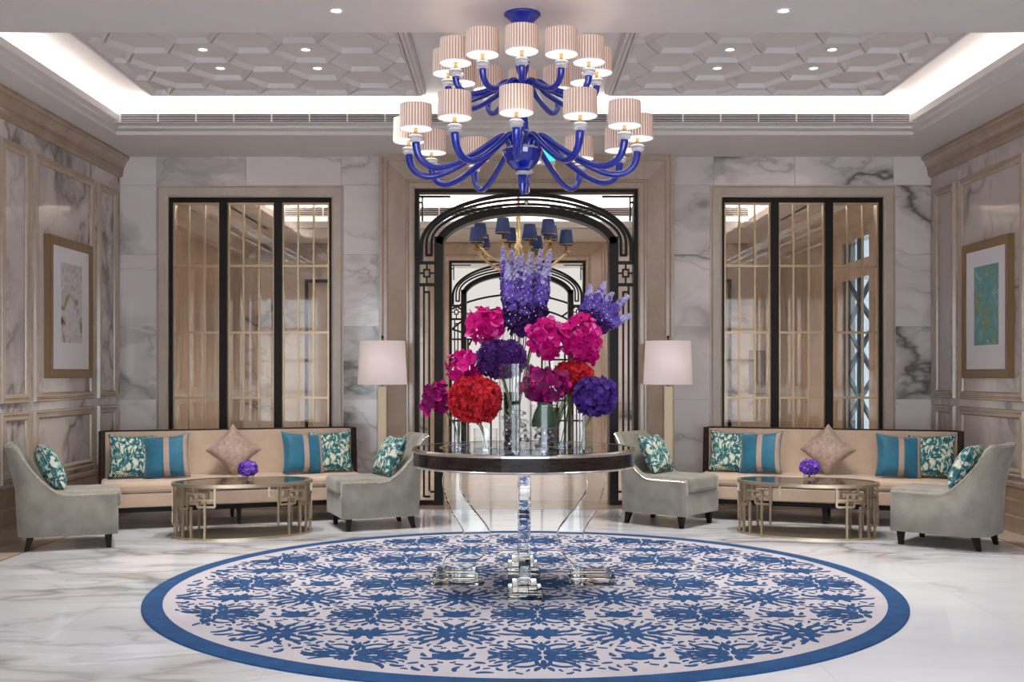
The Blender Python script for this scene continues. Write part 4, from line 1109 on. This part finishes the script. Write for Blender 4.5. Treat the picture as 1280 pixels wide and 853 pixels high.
def delphinium(lab, tip, foot, base, L=None, pal=(0,1,2)):
    tip = Vector(tip); foot = Vector(foot); base = Vector(base)
    t_ = thing('delphinium', lab, 'flower', foot, 0, 'delphinium spikes')
    ax = tip-foot; Ln = ax.length; x, y, z = frame_of(ax); m = MB(); n = 130
    for i in range(n):
        s_ = (i+.5)/n; a = i*2.4+tip.x*9; e = x*cos(a)+y*sin(a)
        rr = .044*(1-.80*s_**2.0); p_ = ax*s_+e*rr*random.uniform(.7,1.1)
        fr = .028*(1-.64*s_**1.4)*random.uniform(.85,1.15); mi = 2 if s_+random.uniform(-.09,.09) < .34 else (1 if s_+random.uniform(-.12,.12) < .74 else 0)
        floret(m, p_, e+z*random.uniform(-.3,.7), fr, 5, .3, random.random()*6, mi, .55)
        if random.random() < .25+.3*s_: floret(m, p_+e*.004, e+z*.3, fr*.22, 3, .3, 0, 3)
    tag(m.build('blossoms', ['delph_pale', 'delph_mid', 'delph_dark', 'petal_white'], t_), kind='stuff')
    MB().tube(spl([tuple(ax), (0,0,0), tuple((base-foot)*.5+Vector((0,0,0))), tuple(base-foot)], 5), .004, 6).build('stem', 'stem_green', t_, smooth=True)
    return t_
zt = TH+.0025
VASES = {}
def vase(key, lab, px, wpx, top, ybase, water=.45, tap=1.0):
    Y0 = (CH-TH)*F/(ybase-VY); r_ = wpx/2*Y0/F; Y = Y0+r_; r_ = wpx/2*Y/F
    x = PX(px, Y); h_ = PZ(top, Y)-TH; b_ = .018 if r_ < .06 else .03
    t_ = thing('glass_vase', lab, 'vase', (x, Y, zt), 0, 'clear glass vases on the centre table')
    w_ = .004
    gl_ = MB().lathe([(.001,0),(r_*.97*tap,0),(r_*tap,.004),(r_,h_),(r_-w_,h_),(r_*tap-w_,b_),(.001,b_)], 28).build('glass', 'vase_glass', t_, smooth=False)
    MB().lathe([(.001,.002),(r_*tap+.001,.002),(r_*tap+.001,b_),(r_*tap-.003,b_+.006),(.001,b_+.002)], 28).build('thick_base', 'base_glass', gl_)
    MB().lathe([(r_+.001,h_-.003),(r_+.001,h_+.002),(r_-w_-.001,h_+.002),(r_-w_-.001,h_-.003)], 28, closed=True).build('lip', 'vase_glass', gl_)
    if water:
        MB().lathe([(.001,b_+.001),(r_*tap-w_-.001,b_+.001),(r_-w_-.001,b_+h_*water),(.001,b_+h_*water)], 24).build('water', 'clear_glass', t_)
    if key in ('v3', 'v4'):
        m = MB(); rq = random.Random(3)
        for k in range(150):
            a = rq.uniform(0, 6.28); q = (r_*tap-.02)*sqrt(rq.random()); p_ = Vector((q*cos(a), q*sin(a), b_+.012+rq.random()*h_*(.42 if key == 'v3' else .55))); e_ = rq.uniform(.008,.015)
            x_, y_, z_ = frame_of(Vector((rq.uniform(-1,1), rq.uniform(-1,1), rq.uniform(-1,1))))
            m.add([p_+x_*e_, p_-x_*e_, p_+y_*e_, p_-y_*e_, p_+z_*e_, p_-z_*e_], [(0,2,4),(2,1,4),(1,3,4),(3,0,4),(2,0,5),(1,2,5),(3,1,5),(0,3,5)])
        tag(m.build('ice_crystals', 'crystal_clear', t_), kind='stuff')
    VASES[key] = Vector((x, Y, zt+b_+.01)); return t_
vase('v1', 'short clear glass vase at the left end of the table', 574, 28, 533, 565)
vase('v2', 'short clear glass vase under the front red hydrangea', 607, 30, 537, 569)
vase('v3', 'wide tall clear glass vase in the middle of the table', 644, 41, 456, 571, .3)
vase('v4', 'medium clear glass vase under the dark orchids', 680, 35, 507, 571, .35)
vase('v5', 'slim clear glass vase under the rear red hydrangea', 705, 20, 494, 559)
vase('v6', 'short clear glass vase at the right end under purple hydrangea', 727.5, 27, 520, 568)
vase('v7', 'tallest clear glass vase holding the delphiniums', 640, 25, 404, 559, .4, .8)
vase('v8', 'tall narrow clear glass vase holding bright orchids', 690, 19, 446, 559, .4)
V = VASES
MB_leaf = MB()
lf = thing('wrapped_leaf', 'dark green leaf wrapped inside the vase under the dark orchids', 'leaf', V['v4']+Vector((0,0,.15)))
MB().lathe([(.074,-.015),(.074,.02),(.06,.07),(.03,.13)], 20).build('leaf_blade', 'leaf_dark', lf, smooth=True)
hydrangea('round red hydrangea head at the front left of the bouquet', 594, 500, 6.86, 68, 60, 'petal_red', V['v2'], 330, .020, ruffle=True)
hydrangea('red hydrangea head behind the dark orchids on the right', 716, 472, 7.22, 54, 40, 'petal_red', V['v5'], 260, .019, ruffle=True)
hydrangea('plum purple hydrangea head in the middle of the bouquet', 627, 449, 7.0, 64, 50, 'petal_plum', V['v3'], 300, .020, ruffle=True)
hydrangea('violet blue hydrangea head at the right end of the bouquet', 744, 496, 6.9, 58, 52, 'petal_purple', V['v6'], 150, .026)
orchids('wine purple orchids at the lower left of the bouquet', 547, 498, 6.98, 42, 44, 'petal_wine', V['v1'], 20, .042)
orchids('wine purple orchids above the middle vases', 681, 483, 6.84, 62, 52, 'petal_wine', V['v4'], 30, .045)
orchids('magenta orchids at the left edge behind the red hydrangea', 580, 458, 7.1, 46, 48, 'petal_magenta', V['v1'], 20, .046)
orchids('magenta orchids at the upper left below the delphiniums', 607, 405, 7.3, 56, 48, 'petal_magenta', V['v7'], 20, .056)
orchids('magenta orchids in the centre right of the bouquet', 684, 421, 7.15, 54, 52, 'petal_magenta', V['v8'], 22, .056)
orchids('magenta orchids on the right below the side delphiniums', 727, 424, 7.2, 56, 66, 'petal_magenta', V['v8'], 28, .056)
ftc = [(628,308,638,402), (640,312,644,412), (652,318,650,415), (664,316,658,418), (676,312,666,412), (688,314,672,404), (634,330,640,408), (660,326,655,420), (683,330,668,410), (646,322,648,418)]
names_ = ['leftmost delphinium spike of the tall central cluster', 'second delphinium spike from the left in the central cluster', 'third delphinium spike from the left in the central cluster', 'fourth delphinium spike from the left in the central cluster', 'fifth delphinium spike from the left in the central cluster', 'rightmost delphinium spike of the tall central cluster',
          'shorter delphinium spike at the left front of the central cluster', 'shorter delphinium spike in the middle front of the central cluster', 'shorter delphinium spike at the right front of the central cluster', 'shorter delphinium spike left of middle in the central cluster']
for k, (a, b, c_, d) in enumerate(ftc):
    Yd = 7.36 if k < 6 else 7.28
    delphinium(names_[k], P(a, b, Yd+random.uniform(-.04,.04)), P(c_, d, Yd), V['v7']+Vector((.01*(k-5)/3, 0, .02)))
for k, (a, b, c_, d, nm) in enumerate([(738,356,731,405,'upright delphinium spike on the right side of the bouquet'), (756,352,735,406,'second delphinium spike on the right side of the bouquet'), (766,366,738,408,'middle delphinium spike on the right side of the bouquet'), (786,370,740,410,'long leaning delphinium spike at the right of the bouquet'), (789,394,744,412,'lowest nearly level delphinium spike at the right of the bouquet')]):
    delphinium(nm, P(a, b, 7.32), P(c_, d, 7.32), V['v8']+Vector((.005*k-.01, 0, .02)))
for side, px in (('left', 310), ('right', 1012)):
    Y = 9.80 if side == 'left' else 9.9
    x = PX(px, Y); zt2 = .477
    b_ = thing('glass_bowl', 'small clear glass bowl on the %s coffee table' % side, 'bowl', (x, Y, zt2))
    MB().lathe([(.001,0),(.045,0),(.055,.02),(.06,.06),(.056,.06),(.05,.022),(.001,.008)], 20).build('glass', 'vase_glass', b_, smooth=True)
    c_ = Vector((x, Y, zt2+.105))
    ppx = px; ppy = VY+(CH-c_.z)*F/Y
    hydrangea('small violet posy in the glass bowl on the %s coffee table' % side, ppx, ppy, Y, 26, 20, 'violet_small', Vector((x, Y, zt2+.015)), 70, .02, 'violet_posy')
